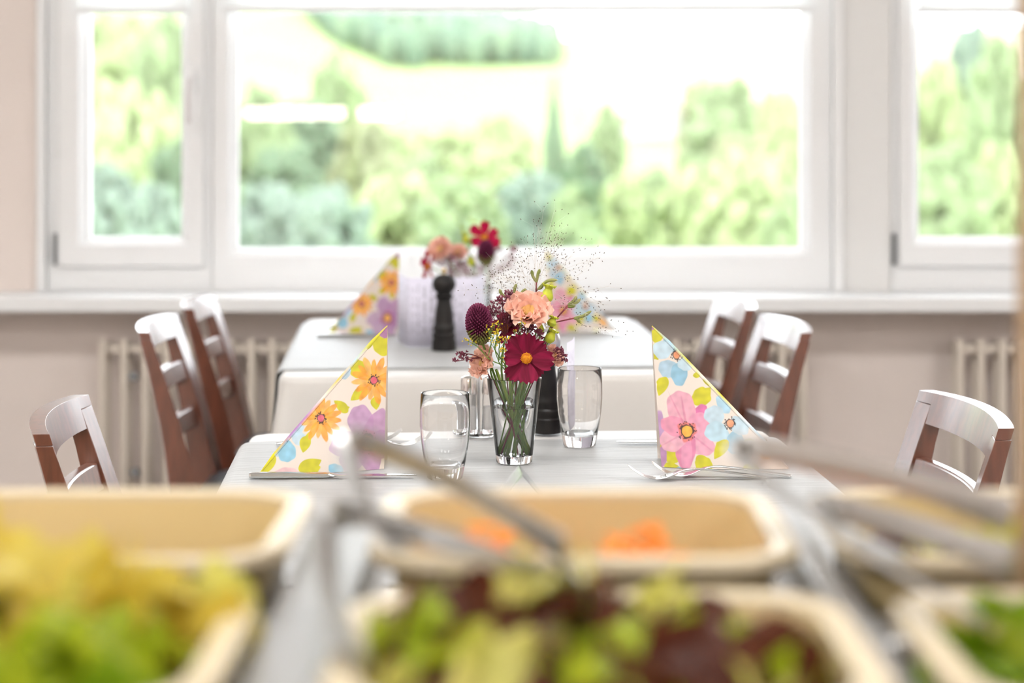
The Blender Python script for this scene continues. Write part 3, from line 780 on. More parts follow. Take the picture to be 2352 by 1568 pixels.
# ------------------------------------------------------------------ cutlery
def fork_mesh():
    L = .195; rows = []
    st = [(0, .004, .003), (.01, .009, .0032), (.06, .0085, .0045), (.20, .0068, .008), (.40, .0045, .014), (.55, .0038, .0165), (.64, .0055, .012), (.70, .0115, .0065), (.76, .0125, .0035)]
    vs = []; fs = []; U = [-1, -.72, -.43, -.15, .15, .43, .72, 1]
    def zc(t): return float(np.interp(t, [.76, .82, .88, .94, 1.0], [.0035, .0030, .0060, .0125, .0215]))
    for (t, w, z) in st:
        for u in U: vs.append((t * L, u * w, z - .0012 * (1 - u * u)))
    for j in range(len(st) - 1):
        for i in range(7): fs.append((j * 8 + i, j * 8 + i + 1, (j + 1) * 8 + i + 1, (j + 1) * 8 + i))
    base = (len(st) - 1) * 8
    for k in range(4):
        a, b = base + 2 * k, base + 2 * k + 1
        for t, sh in ((.82, 1), (.88, .9), (.94, .8), (1.0, .45)):
            y0, y1 = U[2 * k] * .0125, U[2 * k + 1] * .0125; c = (y0 + y1) / 2; hw = (y1 - y0) / 2 * sh
            n = len(vs); vs += [(t * L, c - hw, zc(t)), (t * L, c + hw, zc(t))]; fs.append((a, b, n + 1, n)); a, b = n, n + 1
    return MB().add(vs, fs)
def knife_mesh():
    L = .232; mb = MB()
    st = [(0, .0055, .0035), (.012, .0085, .0042), (.1, .0088, .0045), (.3, .0078, .0045), (.46, .0068, .0042), (.5, .0075, .0032), (.53, .009, .0012), (.7, .0098, .0009), (.88, .0092, .0008), (.96, .0062, .0007), (1, .0008, .0005)]
    vs = []; fs = []; n = 10
    for (t, w, h) in st:
        for k in range(n):
            a = 2 * PI * k / n; vs.append((t * L, w * math.cos(a) - (.002 if t > .9 else 0), .0046 + h * math.sin(a)))
    for j in range(len(st) - 1):
        for k in range(n): k2 = (k + 1) % n; fs.append((j * n + k, j * n + k2, (j + 1) * n + k2, (j + 1) * n + k))
    fs += [tuple(range(n)), tuple((len(st) - 1) * n + k for k in range(n - 1, -1, -1))]
    return mb.add(vs, fs)
fme = fork_mesh().mesh('fork', M['steel']); kme = knife_mesh().mesh('knife', M['steel'])
def put_fork(tip, ang, label, z=0.0):
    """tip: where the prongs end on the cloth"""
    a = math.radians(ang); o = link('fork', fme, None, (tip[0] - .195 * math.cos(a), tip[1] - .195 * math.sin(a), TZ + z), (0, 0, a))
    md = o.modifiers.new('solid', 'SOLIDIFY'); md.thickness = .0016; md.offset = 0
    md = o.modifiers.new('sub', 'SUBSURF'); md.levels = 1; md.render_levels = 2
    tag(o, label, 'fork', 'steel forks at the place settings')
def put_knife(end, ang, label):
    a = math.radians(ang); tag(link('knife', kme, None, (end[0], end[1], TZ), (0, 0, a)), label, 'knife', 'steel knives at the place settings')
kl = P(573, 1102, DT(1102)); put_knife(kl, 1, 'steel knife lying in front of the orange-flowered napkin, nearest table')
kr = P(1415, 1024, DT(1024)); put_knife((kr.x + .232, kr.y + .01), 182.5, 'steel knife behind the pink-flowered napkin, nearest table')
f1 = P(985, 1026, DT(1026)); put_fork(f1, 14, 'steel fork behind the orange-flowered napkin, nearest the tumbler')
f2 = P(924, 1022, DT(1022)); put_fork((f2.x, f2.y + .012), 8, 'steel fork behind the orange-flowered napkin, nearer the napkin edge')
f3 = P(1440, 1106, DT(1106)); put_fork(f3, 183, 'steel fork in front of the pink-flowered napkin, its prongs furthest left')
f4 = P(1495, 1098, DT(1098)); put_fork((f4.x, f4.y), 178, 'steel fork in front of the pink-flowered napkin, tucked behind another fork')
dl = Bl2 - Bl; dr = Br2 - Br
put_knife((kl.x + dl.x, kl.y + dl.y), 2, 'steel knife before the orange-flowered napkin on the far table')
put_fork((f3.x + dr.x + .03, f3.y + dr.y), 183, 'steel fork before the pink and blue napkin on the far table')
put_fork((f2.x + dl.x, f2.y + dl.y), 8, 'steel fork behind the orange-flowered napkin on the far table')
# ------------------------------------------------------------------ glasses, vase, mills, shakers
def tumbler(px, row, label):
    D = DT(row, TZ); p = P(px, row, D)
    prof = [(0, .0), (.0225, 0), (.0245, .0015), (.0262, .010), (.0295, .028), (.0332, .052), (.0350, .074), (.0348, .094), (.0335, .1175), (.0331, .1188), (.0325, .1186),
            (.0321, .1175), (.0334, .094), (.0336, .074), (.0318, .052), (.0280, .030), (.0235, .0185), (.012, .0160), (0, .0158)]
    o = obj('tumbler', MB().lathe(prof, 64), M['glass'], loc=(p.x, p.y, TZ + .0003), angle=50)
    return tag(o, label, 'glass', 'barrel-shaped drinking glasses')
tumbler(1022, 1099, 'empty barrel tumbler left of the flower vase')
tumbler(1331, 1024, 'empty barrel tumbler right of the flower vase')

VD = DT(1062, TZ); VP = P(1181, 1062, VD); VX, VY = VP.x, VP.y
vz = [(0, 0), (.0245, 0), (.0262, .002), (.0272, .012), (.0395, .1215), (.0397, .1232), (.0388, .1236), (.0380, .1225), (.0258, .0135), (.0245, .0115), (0, .011)]
def vase(loc, label):
    v = thing('flower_vase', label, 'vase', loc, group='glass flower vases')
    obj('glass_body', MB().lathe(vz, 64), M['glass'], v, angle=50)
    obj('water', MB().lathe([(0, .0112), (.0240, .0114), (.0258, .0140), (.0332, .0805), (.0335, .0818), (.032, .0812), (0, .0812)], 48), M['water'], v, angle=50)
    return v
vase((VX, VY, TZ + .0003), 'conical glass vase of water holding the sharp front bouquet')
blackw = mat('mill black wood', (.010, .009, .009), .42, spec=.3, var=.4, scale=40, col2=(.02, .017, .015), stretch=(1, 1, .3))
def mill(px, row, s, label, knob, hd='black'):
    D = DT(row, TZ); p = P(px, row, D)
    m = thing('pepper_mill', label, 'pepper mill', (p.x, p.y, TZ + .0003), group='dark turned pepper mills')
    R = .0265 * s
    prof = [(0, 0), (R, 0), (R * 1.0, .004), (R * .98, .022), (R * .90, .024), (R * .90, .027), (R * .97, .030), (R * .95, .036), (R * .84, .039), (R * .84, .042), (R * .92, .046), (R * .90, .052),
            (R * .80, .056), (R * .80, .062), (R * .72, .085), (R * .60, .102), (R * .58, .110), (R * .72, .116), (R * .74, .120), (0, .121)]
    obj('body', MB().lathe(prof, 40), blackw, m)
    obj('collar', MB().lathe([(0, .1205), (R * .62, .1205), (R * .64, .123), (R * .58, .126), (0, .1262)], 40), M['steel'] if hd == 'steel' else blackw, m)
    h = obj('head', MB().lathe([(0, .126), (R * .62, .126), (R * .80, .130), (R * .96, .140), (R * .97, .147), (R * .86, .156), (R * .60, .163), (R * .2, .166), (0, .166)], 40), blackw if hd != 'steel' else M['brushed'], m)
    obj('knob', MB().lathe([(0, .165), (.003, .165), (.003, .169), (.0048, .171), (.005, .175), (.003, .178), (0, .1785)], 16), knob, h)
brass = mat('brass', (.8, .55, .2), .25, 1)
mill(1020, 804, 1.02, 'black turned pepper mill with brass knob before the menu card', brass)
mill(1256, 993, .86, 'dark pepper mill with a steel head behind the front vase', M['steel'], 'steel')

# cruet set: two glass shakers with chrome caps and a white toothpick pot on one tray
D = DT(1000, TZ); p = P(1102, 1000, D)
cr = thing('cruet_set', 'glass salt and pepper shakers with chrome caps on a small tray', 'shakers', (p.x, p.y, TZ + .0003))
obj('tray', MB().lathe([(0, 0), (.030, 0), (.033, .002), (.034, .006), (.031, .006), (.029, .0035), (0, .003)], 32), M['glass'], cr, scale=(1.15, .8, 1))
salt = mat('salt', (.85, .82, .80), .9); pep = mat('ground pepper', (.35, .28, .23), .9, var=.4, scale=300)
for xx, fill in ((-.0165, salt), (.0165, salt)):
    s = obj('shaker', MB().lathe([(0, .0036), (.0125, .0036), (.0135, .006), (.0125, .055), (.0115, .066), (.0105, .066), (.0112, .055), (.0120, .010), (0, .009)], 24), M['glass'], cr, loc=(xx, 0, 0), angle=50)
    obj('cap', MB().lathe([(0, .0945), (.006, .0945), (.0125, .0915), (.0135, .086), (.0135, .066), (0, .0655)], 24), M['steel'], s)
    obj('filling', MB().lathe([(0, .0094), (.0115, .0102), (.0107, .046), (0, .048)], 20), fill, s)
obj('toothpick_pot', MB().lathe([(0, .0036), (.008, .0036), (.0088, .085), (.0095, .108), (.0080, .112), (.0, .112)], 20), mat('white china', (.85, .82, .80), .3), cr, loc=(-.008, .0225, 0))

# clear acrylic tent sign at the near edge of the front table
D = 2.62; p = P(1196, 1078, D)
ac = obj('acrylic_holder', MB().extrude([(-.0310, 0), (-.0295, 0), (0, p.z - TZ - .003), (.0295, 0), (.0310, 0), (0.0004, p.z - TZ), (-.0004, p.z - TZ)], -.035, .035), pane_material('acrylic', (.97, .97, .97), .04), loc=(p.x, p.y, TZ + .0003), smooth=False)
ac.rotation_euler = (0, 0, .06)
tag(ac, 'small clear acrylic tent sign in front of the flower vase', 'sign holder')

# menu cards
cardm = bpy.data.materials.new('menu card'); cardm.use_nodes = True
nt = cardm.node_tree; b = nt.nodes['Principled BSDF']; b.inputs['Roughness'].default_value = .6
tc = nt.nodes.new('ShaderNodeTexCoord'); sp = nt.nodes.new('ShaderNodeSeparateXYZ'); nt.links.new(tc.outputs['UV'], sp.inputs[0])
def math_(op, a, b_=None):
    n = nt.nodes.new('ShaderNodeMath'); n.operation = op
    for i, v in enumerate((a, b_)):
        if v is None: continue
        if isinstance(v, (int, float)): n.inputs[i].default_value = v
        else: nt.links.new(v, n.inputs[i])
    return n.outputs[0]
line = math_('FRACT', math_('MULTIPLY', sp.outputs[0], 34)); on = math_('LESS_THAN', line, .42)
wn = nt.nodes.new('ShaderNodeTexNoise'); wn.noise_dimensions = '2D'; wn.inputs['Scale'].default_value = 1.0
cmb = nt.nodes.new('ShaderNodeCombineXYZ'); nt.links.new(math_('FLOOR', math_('MULTIPLY', sp.outputs[0], 34)), cmb.inputs[0]); nt.links.new(math_('MULTIPLY', sp.outputs[1], 14), cmb.inputs[1])
nt.links.new(cmb.outputs[0], wn.inputs['Vector'])
ink = math_('MULTIPLY', on, math_('GREATER_THAN', wn.outputs['Fac'], .47))
mg = math_('MULTIPLY', math_('GREATER_THAN', sp.outputs[1], .18), math_('LESS_THAN', sp.outputs[1], .9)); ink = math_('MULTIPLY', ink, mg)
mx = nt.nodes.new('ShaderNodeMix'); mx.data_type = 'RGBA'; mx.inputs[6].default_value = (.74, .71, .83, 1); mx.inputs[7].default_value = (.42, .40, .48, 1)
nt.links.new(math_('MULTIPLY', ink, .8), mx.inputs[0]); nt.links.new(mx.outputs[2], b.inputs['Base Color'])
def card(path, h, label, bulge=0):
    pts = smooth_path([Vector((x, y, 0)) for x, y in path], 8); n = len(pts); o = pts[0].copy(); vs = []
    for k, q in enumerate(pts): vs += [tuple(q - o), tuple(q - o + Vector((0, 0, h)))]
    mb = MB().add(vs, [(2 * i, 2 * i + 2, 2 * i + 3, 2 * i + 1) for i in range(n - 1)])
    ob = obj('menu_card', mb, cardm, loc=(o.x, o.y, TZ + .0004), solid=.0006)
    uv = ob.data.uv_layers.new(name='UVMap')
    for l in ob.data.loops: uv.data[l.index].uv = ((l.vertex_index // 2) / (n - 1), l.vertex_index % 2)
    return tag(ob, label, 'menu', 'lavender menu cards')
a = P(915, 790, 4.52); c1 = P(955, 806, 4.42); c2 = P(1060, 806, 4.42); e = P(1112, 792, 4.52)
card([(a.x, a.y), (c1.x - .02, 4.42), (c1.x, 4.40), (c2.x, 4.41), (c2.x + .03, 4.43), (e.x, e.y)], .153, 'lavender printed menu card standing behind the black pepper mill')
card([(.086, 3.105), (.096, 3.15), (.100, 3.198)], .150, 'lavender menu card seen edge-on behind the front pepper mill')

# ------------------------------------------------------------------ flowers
G = {k: mat(k, c, r, **kw) for k, c, r, kw in (
    ('stem green', lin((116, 150, 66)), .5, dict(var=.25, scale=30)), ('pale stem', lin((140, 160, 70)), .5, {}), ('red stem', lin((120, 58, 60)), .5, {}),
    ('crimson petal', lin((92, 6, 34)), .6, dict(var=.45, scale=14, stretch=(9, 1, 1), translucent=.15, spec=.2, col2=lin((132, 16, 56)))),
    ('red petal', lin((160, 6, 48)), .6, dict(var=.3, scale=14, stretch=(9, 1, 1), translucent=.25, spec=.2, col2=lin((182, 26, 72)))),
    ('peach petal', lin((250, 202, 182)), .7, dict(var=.2, scale=18, translucent=.3, spec=.2, col2=lin((250, 208, 190)))),
    ('cream heart', lin((250, 212, 150)), .6, dict(translucent=.2)), ('pollen', lin((226, 158, 20)), .7, dict(var=.3, scale=300, col2=lin((200, 110, 10)))),
    ('plum floret', lin((92, 24, 56)), .7, dict(var=.4, scale=120, spec=.2, col2=lin((140, 66, 98)))), ('plum core', lin((58, 14, 34)), .8, dict(spec=.1)), ('green floret', lin((128, 140, 60)), .6, dict(var=.3, scale=120, col2=lin((120, 84, 70)))),
    ('sedum', lin((150, 86, 100)), .75, dict(var=.35, scale=150, spec=.2, col2=lin((118, 56, 76)))), ('pale sedum', lin((178, 122, 132)), .75, dict(var=.35, scale=150, spec=.2, col2=lin((146, 88, 104)))), ('yellow floret', lin((226, 196, 40)), .6, {}), ('bud', lin((196, 200, 52)), .5, dict(var=.25, scale=90, col2=lin((168, 178, 60)))),
    ('paw', lin((152, 150, 96)), .8, dict(var=.3, scale=90, col2=lin((120, 128, 66)))), ('paw red', lin((170, 84, 92)), .7, {}), ('seed', lin((92, 76, 62)), .7, {}), ('hair', lin((214, 204, 192)), .7, {}), ('pink tip', lin((236, 160, 168)), .6, dict(translucent=.2)))}
def zq(d): return Vector((0, 0, 1)).rotation_difference(Vector(d).normalized())
def flower(name, label, cat, base, group=None): return thing(name, label, cat, base, group=group)
def stem_to(root, head, rim=None, r=.0015, m='stem green', name='stem'):
    """stem from the root (its foot) to the head, world points"""
    b = root.location; pts = [Vector((0, 0, 0))]
    if rim is not None: pts.append(Vector(rim) - b)
    pts.append(Vector(head) - b); pts = smooth_path(pts, 6)
    obj(name, MB().tube(pts, [r] * (len(pts) - 1) + [r * .8], 7), G[m], root)
def petal_mesh(name, L, W, m, notch=.0, cup=.15, ruf=.0, seed=0, nu=8, nv=12, wide=.62):
    r = random.Random(seed); ph = [r.uniform(0, 6) for _ in range(4)]
    def fn(u, v):
        x = (u - .5) * 2; w = W * .5 * (math.sin(PI * min(1, v ** .75 * wide * 1.2)) ** .8 if False else np.interp(v, [0, .12, .35, .6, .82, 1], [.14, .3, .68, .95, 1, .82]))
        yy = L * v * (1 - notch * (.5 + .5 * math.cos(x * 3 * PI)) * max(0, v - .75) * 4 * .25) - L * .10 * x * x * v
        z = cup * L * (v ** 2) * .5 + cup * W * .35 * x * x * v + ruf * L * math.sin(x * 7 + ph[0] + v * 3) * v ** 3 + .25 * ruf * L * math.sin(x * 17 + ph[1]) * v ** 4
        return (x * w, yy, z)
    me = MB().grid(fn, nu, nv).mesh(name, m); return me
def cosmos(label, foot, rim, head, face, pet, n=8, R=.034, W=.024, skip=(), group=None, droop=.1):
    f = flower('cosmos_flower', label, 'flower', foot, group); stem_to(f, Vector(head) - Vector(face).normalized() * .004, rim)
    q = zq(face); hd = Vector(head) - f.location
    mes = [petal_mesh('petal', R, W, G[pet], .5, droop, .05, s) for s in range(3)]
    for k in range(n):
        if k in skip: continue
        rr = Quaternion((0, 0, 1), 2 * PI * k / n + .12 * math.sin(k * 5)); tl = Quaternion((1, 0, 0), .24 * math.sin(k * 3.1 + 1) - .02) @ Quaternion((0, 1, 0), .28 * math.sin(k * 4.7))
        o = link('petal', mes[k % 3], f, hd + q @ (rr @ Vector((0, .003, (k % 2) * .0008))), q @ rr @ tl, (1 + .1 * math.sin(k * 3.3), 1 + .12 * math.sin(k * 2.3), 1))
    c = MB().sphere((0, 0, 0), .0078, (1, 1, .45), 14, 8)
    cc = obj('flower_centre', c, G['pollen'], f, loc=hd + q @ Vector((0, 0, .001)), rot=q)
    fl = MB()
    for k in range(60):
        a = k * 2.39996; r = .0078 * math.sqrt(k / 60); fl.tube([(r * math.cos(a), r * math.sin(a), .001), (r * 1.12 * math.cos(a), r * 1.12 * math.sin(a), .0052 - .25 * r)], [.0006, .0005], 5)
    tag(obj('stamens', fl, G['pollen'], cc), kind='stuff')
    return f
def lisianthus(label, foot, rim, head, face, R=.034, group=None):
    f = flower('lisianthus_flower', label, 'flower', foot, group); q = zq(face); hd = Vector(head) - f.location
    stem_to(f, Vector(head) - Vector(face).normalized() * R * .45, rim, .0014)
    obj('calyx', MB().lathe([(0, -R * .5), (.004, -R * .48), (.0075, -R * .25), (.006, -R * .12), (0, -R * .1)], 12), G['pale stem'], f, loc=hd, rot=q)
    k = 0
    for (n, rad, tilt, cup, mname) in ((6, 1.0, .62, .35, 'peach petal'), (6, .86, .92, .5, 'peach petal'), (5, .66, 1.16, .6, 'peach petal'), (5, .46, 1.36, .6, 'cream heart')):
        mes = [petal_mesh('petal', R * rad, R * rad * 1.15, G[mname], .2, cup * .4, .16, s + k) for s in range(2)]
        for i in range(n):
            rr = Quaternion((0, 0, 1), 2 * PI * (i + .5 * (k % 2)) / n + .3 * k)
            link('petal', mes[i % 2], f, hd + q @ Vector((0, 0, -R * .25)), q @ rr @ Quaternion((1, 0, 0), tilt * .72 + .07 * math.sin(i * 4 + k)))
        k += 1
    return f
def allium(label, foot, rim, head, up, group=None, R=.0185, H=.029):
    f = flower('allium_flower', label, 'flower', foot, group); q = zq(up); hd = Vector(head) - f.location
    stem_to(f, Vector(head) - Vector(up).normalized() * H * .8, rim, .0017)
    a, b = MB(), MB(); n = 420
    for k in range(n):
        t = 1 - 2 * (k + .5) / n; th = k * 2.39996; rr = math.sqrt(1 - t * t)
        p = Vector((R * rr * math.cos(th), R * rr * math.sin(th), H * t)); d = Vector((rr * math.cos(th), rr * math.sin(th), t + .35)).normalized()
        (a if t > -.25 + .15 * math.sin(k) else b).tube([p * .86, p * .98, p + d * .0012, p + d * .0022], [.0006, .0012, .0011, .0003], 5)
    core = obj('flower_core', MB().sphere((0, 0, 0), 1, (R * .9, R * .9, H * .9), 16, 12), G['plum core'], f, loc=hd, rot=q)
    tag(obj('floret_cluster', a, G['plum floret'], f, loc=hd, rot=q), kind='stuff'); tag(obj('bud_cluster', b, G['green floret'], f, loc=hd, rot=q), kind='stuff')
    return f
def spray(label, foot, rim, node, tips, sub, cat, fl, fm, stem='red stem', name='sedum_stem', fr=.0019, spread=.0068, nfl=11, star=True, group=None, seed=1, r=.0009):
    """a stem that branches at node to clusters of tiny florets at the tips"""
    rr = random.Random(seed); f = flower(name, label, cat, foot, group); stem_to(f, node, rim, r * 1.2, stem)
    b = f.location; br = MB(); fo = MB(); node = Vector(node)
    for t in tips:
        t = Vector(t); mid = (node + t) / 2 + Vector((rr.uniform(-1, 1), rr.uniform(-1, 1), rr.uniform(-.2, 1))) * .003
        br.tube(smooth_path([node - b, mid - b, t - b], 4), r * .6, 5)
        for k in range(nfl):
            d = Vector((rr.gauss(0, 1), rr.gauss(0, 1), rr.gauss(.5, 1))).normalized(); e = t + d * spread * rr.uniform(.35, 1.1)
            br.tube([t - b, e - b], r * .35, 4)
            if star:
                for j in range(5):
                    dd = (d + .8 * Vector((rr.uniform(-1, 1), rr.uniform(-1, 1), rr.uniform(-1, 1)))).normalized()
                    fo.tube([e - b, e - b + dd * fr, e - b + dd * fr * 1.9], [fr * .35, fr * .42, fr * .1], 4)
            else: fo.sphere(e - b, fr, (1, 1, .8), 6, 5)
    tag(obj('branches', br, G[stem], f), kind='stuff'); tag(obj('florets', fo, G[fm], f), kind='stuff')
    return f
def rv(cx, cy, D, sx, sy, n, seed, sd=.012):
    r = random.Random(seed); return [P(cx + r.uniform(-sx, sx), cy + r.uniform(-sy, sy), D + r.uniform(-sd, sd)) for _ in range(n)]
footr = random.Random(2)
def foot(ang, r=.018): return Vector((VX + r * math.cos(ang), VY + r * math.sin(ang), TZ + .0135))
def rimp(ang, r=.028, z=.118): return Vector((VX + r * math.cos(ang), VY + r * math.sin(ang), TZ + z))
VD0 = VY
cosmos('large dark crimson cosmos with yellow centre at the front of the near bouquet', foot(1.6), rimp(-1.2, .026), P(1209, 823, VD0 - .062), (.02, -1, .22), 'crimson petal', 8, .0350, .0265)
cosmos('small crimson cosmos half hidden behind the purple allium', foot(.4), rimp(2.6, .02), P(1160, 752, VD0 + .012), (-.3, -.6, .75), 'crimson petal', 7, .026, .018)
lisianthus('large ruffled peach lisianthus at the top of the near bouquet', foot(2.6), rimp(.4, .02), P(1214, 716, VD0 - .02), (.05, -.62, .78), .040)
lisianthus('peach lisianthus low at the left rim of the near vase', foot(.2), rimp(3.3, .030), P(1112, 832, VD0 - .02), (-.75, -.5, .35), .030)
lisianthus('small peach lisianthus peeking out right of the crimson cosmos', foot(3.4), rimp(.2, .030), P(1272, 818, VD0 + .01), (.7, -.4, .4), .020)
allium('purple drumstick allium with green underside in the near bouquet', foot(.9), rimp(3.0, .026), P(1101, 744, VD0 - .035), (-.12, -.1, 1))
spray('dusky purple sedum spray left of the peach lisianthus', foot(5.0), rimp(2.4, .016), P(1163, 775, VD0), rv(1140, 706, VD0, 18, 16, 7, 1) + rv(1163, 690, VD0, 10, 14, 3, 9) + rv(1160, 745, VD0, 14, 16, 5, 10), None, 'flower', None, 'sedum', seed=1)
spray('dusky purple sedum spray between the lisianthus and the crimson cosmos', foot(4.2), rimp(1.2, .016), P(1205, 790, VD0 + .01), rv(1215, 758, VD0 - .015, 26, 12, 8, 2) + rv(1175, 740, VD0, 10, 12, 3, 11), None, 'flower', None, 'sedum', seed=2)
spray('dusky purple sedum sprig reaching far left over the vase rim', foot(6.0), rimp(3.2, .033), P(1105, 822, VD0 - .02), [P(1062, 823, VD0 - .02), P(1045, 830, VD0 - .02), P(1069, 812, VD0 - .02), P(1078, 826, VD0 - .02), P(1053, 811, VD0 - .015)], None, 'flower', None, 'sedum', seed=3, nfl=7, spread=.0045)
spray('dusky purple sedum sprig reaching right beside the pepper mill', foot(2.9), rimp(.1, .033), P(1262, 830, VD0), [P(1285, 800, VD0), P(1294, 812, VD0), P(1296, 826, VD0), P(1278, 806, VD0), P(1288, 820, VD0)], None, 'flower', None, 'sedum', seed=4, nfl=8, spread=.005)
yl = 'sprig of tiny yellow florets '
for sd, nd, tp, lab in ((5, P(1145, 830, VD0 - .04), rv(1158, 776, VD0 - .05, 20, 14, 8, 3), yl + 'above the centre of the near bouquet'),
                        (6, P(1120, 822, VD0 - .04), [P(1076, 783, VD0 - .05), P(1088, 790, VD0 - .05), P(1068, 780, VD0 - .05), P(1124, 762, VD0 - .05), P(1136, 748, VD0 - .05), P(1146, 745, VD0 - .05)], yl + 'hanging at the left under the allium'),
                        (7, P(1165, 850, VD0 - .045), rv(1168, 824, VD0 - .05, 22, 22, 9, 4), yl + 'just above the near vase rim'),
                        (8, P(1190, 800, VD0 - .03), rv(1196, 762, VD0 - .045, 16, 22, 7, 5), yl + 'beneath the large peach lisianthus'),
                        (12, P(1135, 800, VD0 - .05), rv(1130, 770, VD0 - .055, 24, 16, 7, 6), yl + 'in front of the allium underside')):
    spray(lab, foot(sd * 1.3), rimp(sd * .9, .022), nd, tp, None, 'flower', None, 'yellow floret', 'stem green', 'goldenrod_sprig', .0011, .0045, 5, True, seed=sd, r=.0007)
def bud(label, ft, rm, tip, base, R, group='yellow-green lisianthus buds'):
    f = flower('flower_bud', label, 'bud', ft, group); stem_to(f, base, rm, .0012); b = f.location
    ax = Vector(tip) - Vector(base); L = ax.length; q = zq(ax)
    obj('bud_body', MB().lathe([(0, 0), (R * .55, L * .06), (R * .95, L * .28), (R, L * .42), (R * .72, L * .68), (R * .55, L * .8), (R * .72, L * .93), (R * .95, L), (R * .6, L * .95), (0, L * .8)], 18), G['bud'], f, loc=Vector(base) - b, rot=q)
    sp_ = MB()
    for k in range(7):
        a = k * 2 * PI / 7; sp_.tube([q @ Vector((R * .8 * math.cos(a), R * .8 * math.sin(a), L * .92)), q @ Vector((R * 1.15 * math.cos(a + .2), R * 1.15 * math.sin(a + .2), L * 1.05))], [.0016, .0004], 5)
    tag(obj('petal_tips', sp_, G['bud'], f, loc=Vector(base) - b), kind='stuff')
bud('large yellow-green bud above the peach lisianthus', foot(2.2), rimp(.9, .018), P(1262, 655, VD0), P(1252, 698, VD0), .0095)
bud('yellow-green bud at the right shoulder of the peach lisianthus', foot(3.9), rimp(.6, .022), P(1272, 727, VD0 - .01), P(1264, 750, VD0 - .01), .0072)
bud('yellow-green bud above the crimson cosmos', foot(4.6), rimp(.5, .02), P(1272, 758, VD0 - .015), P(1258, 788, VD0 - .015), .0075)
bud('slim green bud left of the bud above the crimson cosmos', foot(5.3), rimp(.8, .02), P(1240, 738, VD0 - .005), P(1242, 768, VD0 - .005), .0055)
def paws(label, ft, rm, node, fingers, seed):
    f = flower('kangaroo_paw', label, 'flower', ft, 'kangaroo paw stems'); stem_to(f, node, rm, .0011, 'red stem'); b = f.location
    for (root, tip, mid) in fingers:
        pts = smooth_path([Vector(node) - b, Vector(root) - b], 3)
        obj('stalk', MB().tube(pts, .0009, 6), G['paw red'], f)
        pts = smooth_path([Vector(root) - b, Vector(mid) - b, Vector(tip) - b], 5); n = len(pts)
        obj('paw_bud', MB().tube(pts, [float(np.interp(i / (n - 1), [0, .2, .6, .85, 1], [.0012, .0020, .0023, .0026, .0008])) for i in range(n)], 8), G['paw'], f)
V1 = VD0 + .01
paws('fuzzy kangaroo paw stem rising above the bouquet', foot(1.1), rimp(1.7, .014), P(1231, 670, V1), [(P(1232, 648, V1), P(1221, 620, V1), P(1224, 634, V1)), (P(1233, 648, V1), P(1240, 618, V1), P(1235, 632, V1)), (P(1238, 660, V1), P(1280, 643, V1), P(1258, 645, V1)), (P(1234, 664, V1), P(1246, 652, V1), P(1243, 660, V1))], 1)
paws('fuzzy kangaroo paw sprig just left above the lisianthus', foot(.7), rimp(2.1, .014), P(1180, 695, V1), [(P(1166, 684, V1), P(1147, 664, V1), P(1153, 676, V1)), (P(1183, 680, V1), P(1186, 652, V1), P(1182, 664, V1)), (P(1192, 682, V1), P(1210, 665, V1), P(1202, 668, V1))], 2)
paws('fuzzy kangaroo paw sprig arching right beside the lisianthus', foot(3.6), rimp(.3, .02), P(1272, 738, V1), [(P(1304, 700, V1), P(1325, 680, V1), P(1318, 690, V1)), (P(1304, 702, V1), P(1333, 686, V1), P(1322, 696, V1)), (P(1304, 704, V1), P(1322, 701, V1), P(1312, 704, V1))], 3)
paws('fuzzy kangaroo paw sprig furthest right in the near bouquet', foot(3.2), rimp(.25, .024), P(1274, 740, V1), [(P(1318, 730, V1), P(1358, 714, V1), P(1338, 726, V1)), (P(1318, 731, V1), P(1332, 741, V1), P(1326, 733, V1))], 4)
# airy panic grass
pg = flower('panic_grass', 'airy panic grass with hair-thin branches and dark seeds above the near bouquet', 'grass', foot(1.9)); b = pg.location
ax0, ax1 = P(1212, 735, VD0 + .02), P(1245, 590, VD0 + .03); stem_to(pg, ax0, rimp(1.5, .01), .0008, 'pale stem')
hr, sd_ = MB(), MB(); r = random.Random(21)
hr.tube(smooth_path([ax0 - b, (ax0 + ax1) / 2 - b + Vector((-.002, 0, 0)), ax1 - b], 4), .0003, 4)
for k in range(64):
    t = r.random() ** 1.2 * .8; o = ax0.lerp(ax1, t)
    if k < 9: tgt = P(r.uniform(1225, 1310), r.uniform(480, 560), VD0 + r.uniform(-.03, .08))
    else:
        ang = r.uniform(-1.35, 1.75); ln = r.uniform(.45, 1) ** .7 * (205 if ang > 0 else 165)
        cx, cy = 1222 + ln * math.sin(ang), 712 - ln * .92 * math.cos(ang) + (28 if ang > 1 else 0)
        tgt = P(cx, cy, VD0 + r.uniform(-.05, .10))
    mid = (o + tgt) / 2 + Vector((0, 0, .006)); pts = smooth_path([o - b, mid - b, tgt - b], 4); hr.tube(pts, .00012, 4)
    for j in range(9):
        i = r.randint(len(pts) // 2, len(pts) - 1); a = Vector(pts[i]); e = a + (tgt - o).normalized() * r.uniform(.002, .016) + Vector((r.gauss(0, 1), r.gauss(0, 1), r.gauss(0, 1))) * .0065
        hr.tube([a, e], .00007, 3); d = (e - a).normalized()
        sd_.sphere(e, .00082, (.7, .7, 1.45), 5, 4, zq(d))
tag(obj('hairs', hr, G['hair'], pg), kind='stuff'); tag(obj('seeds', sd_, G['seed'], pg), kind='stuff')
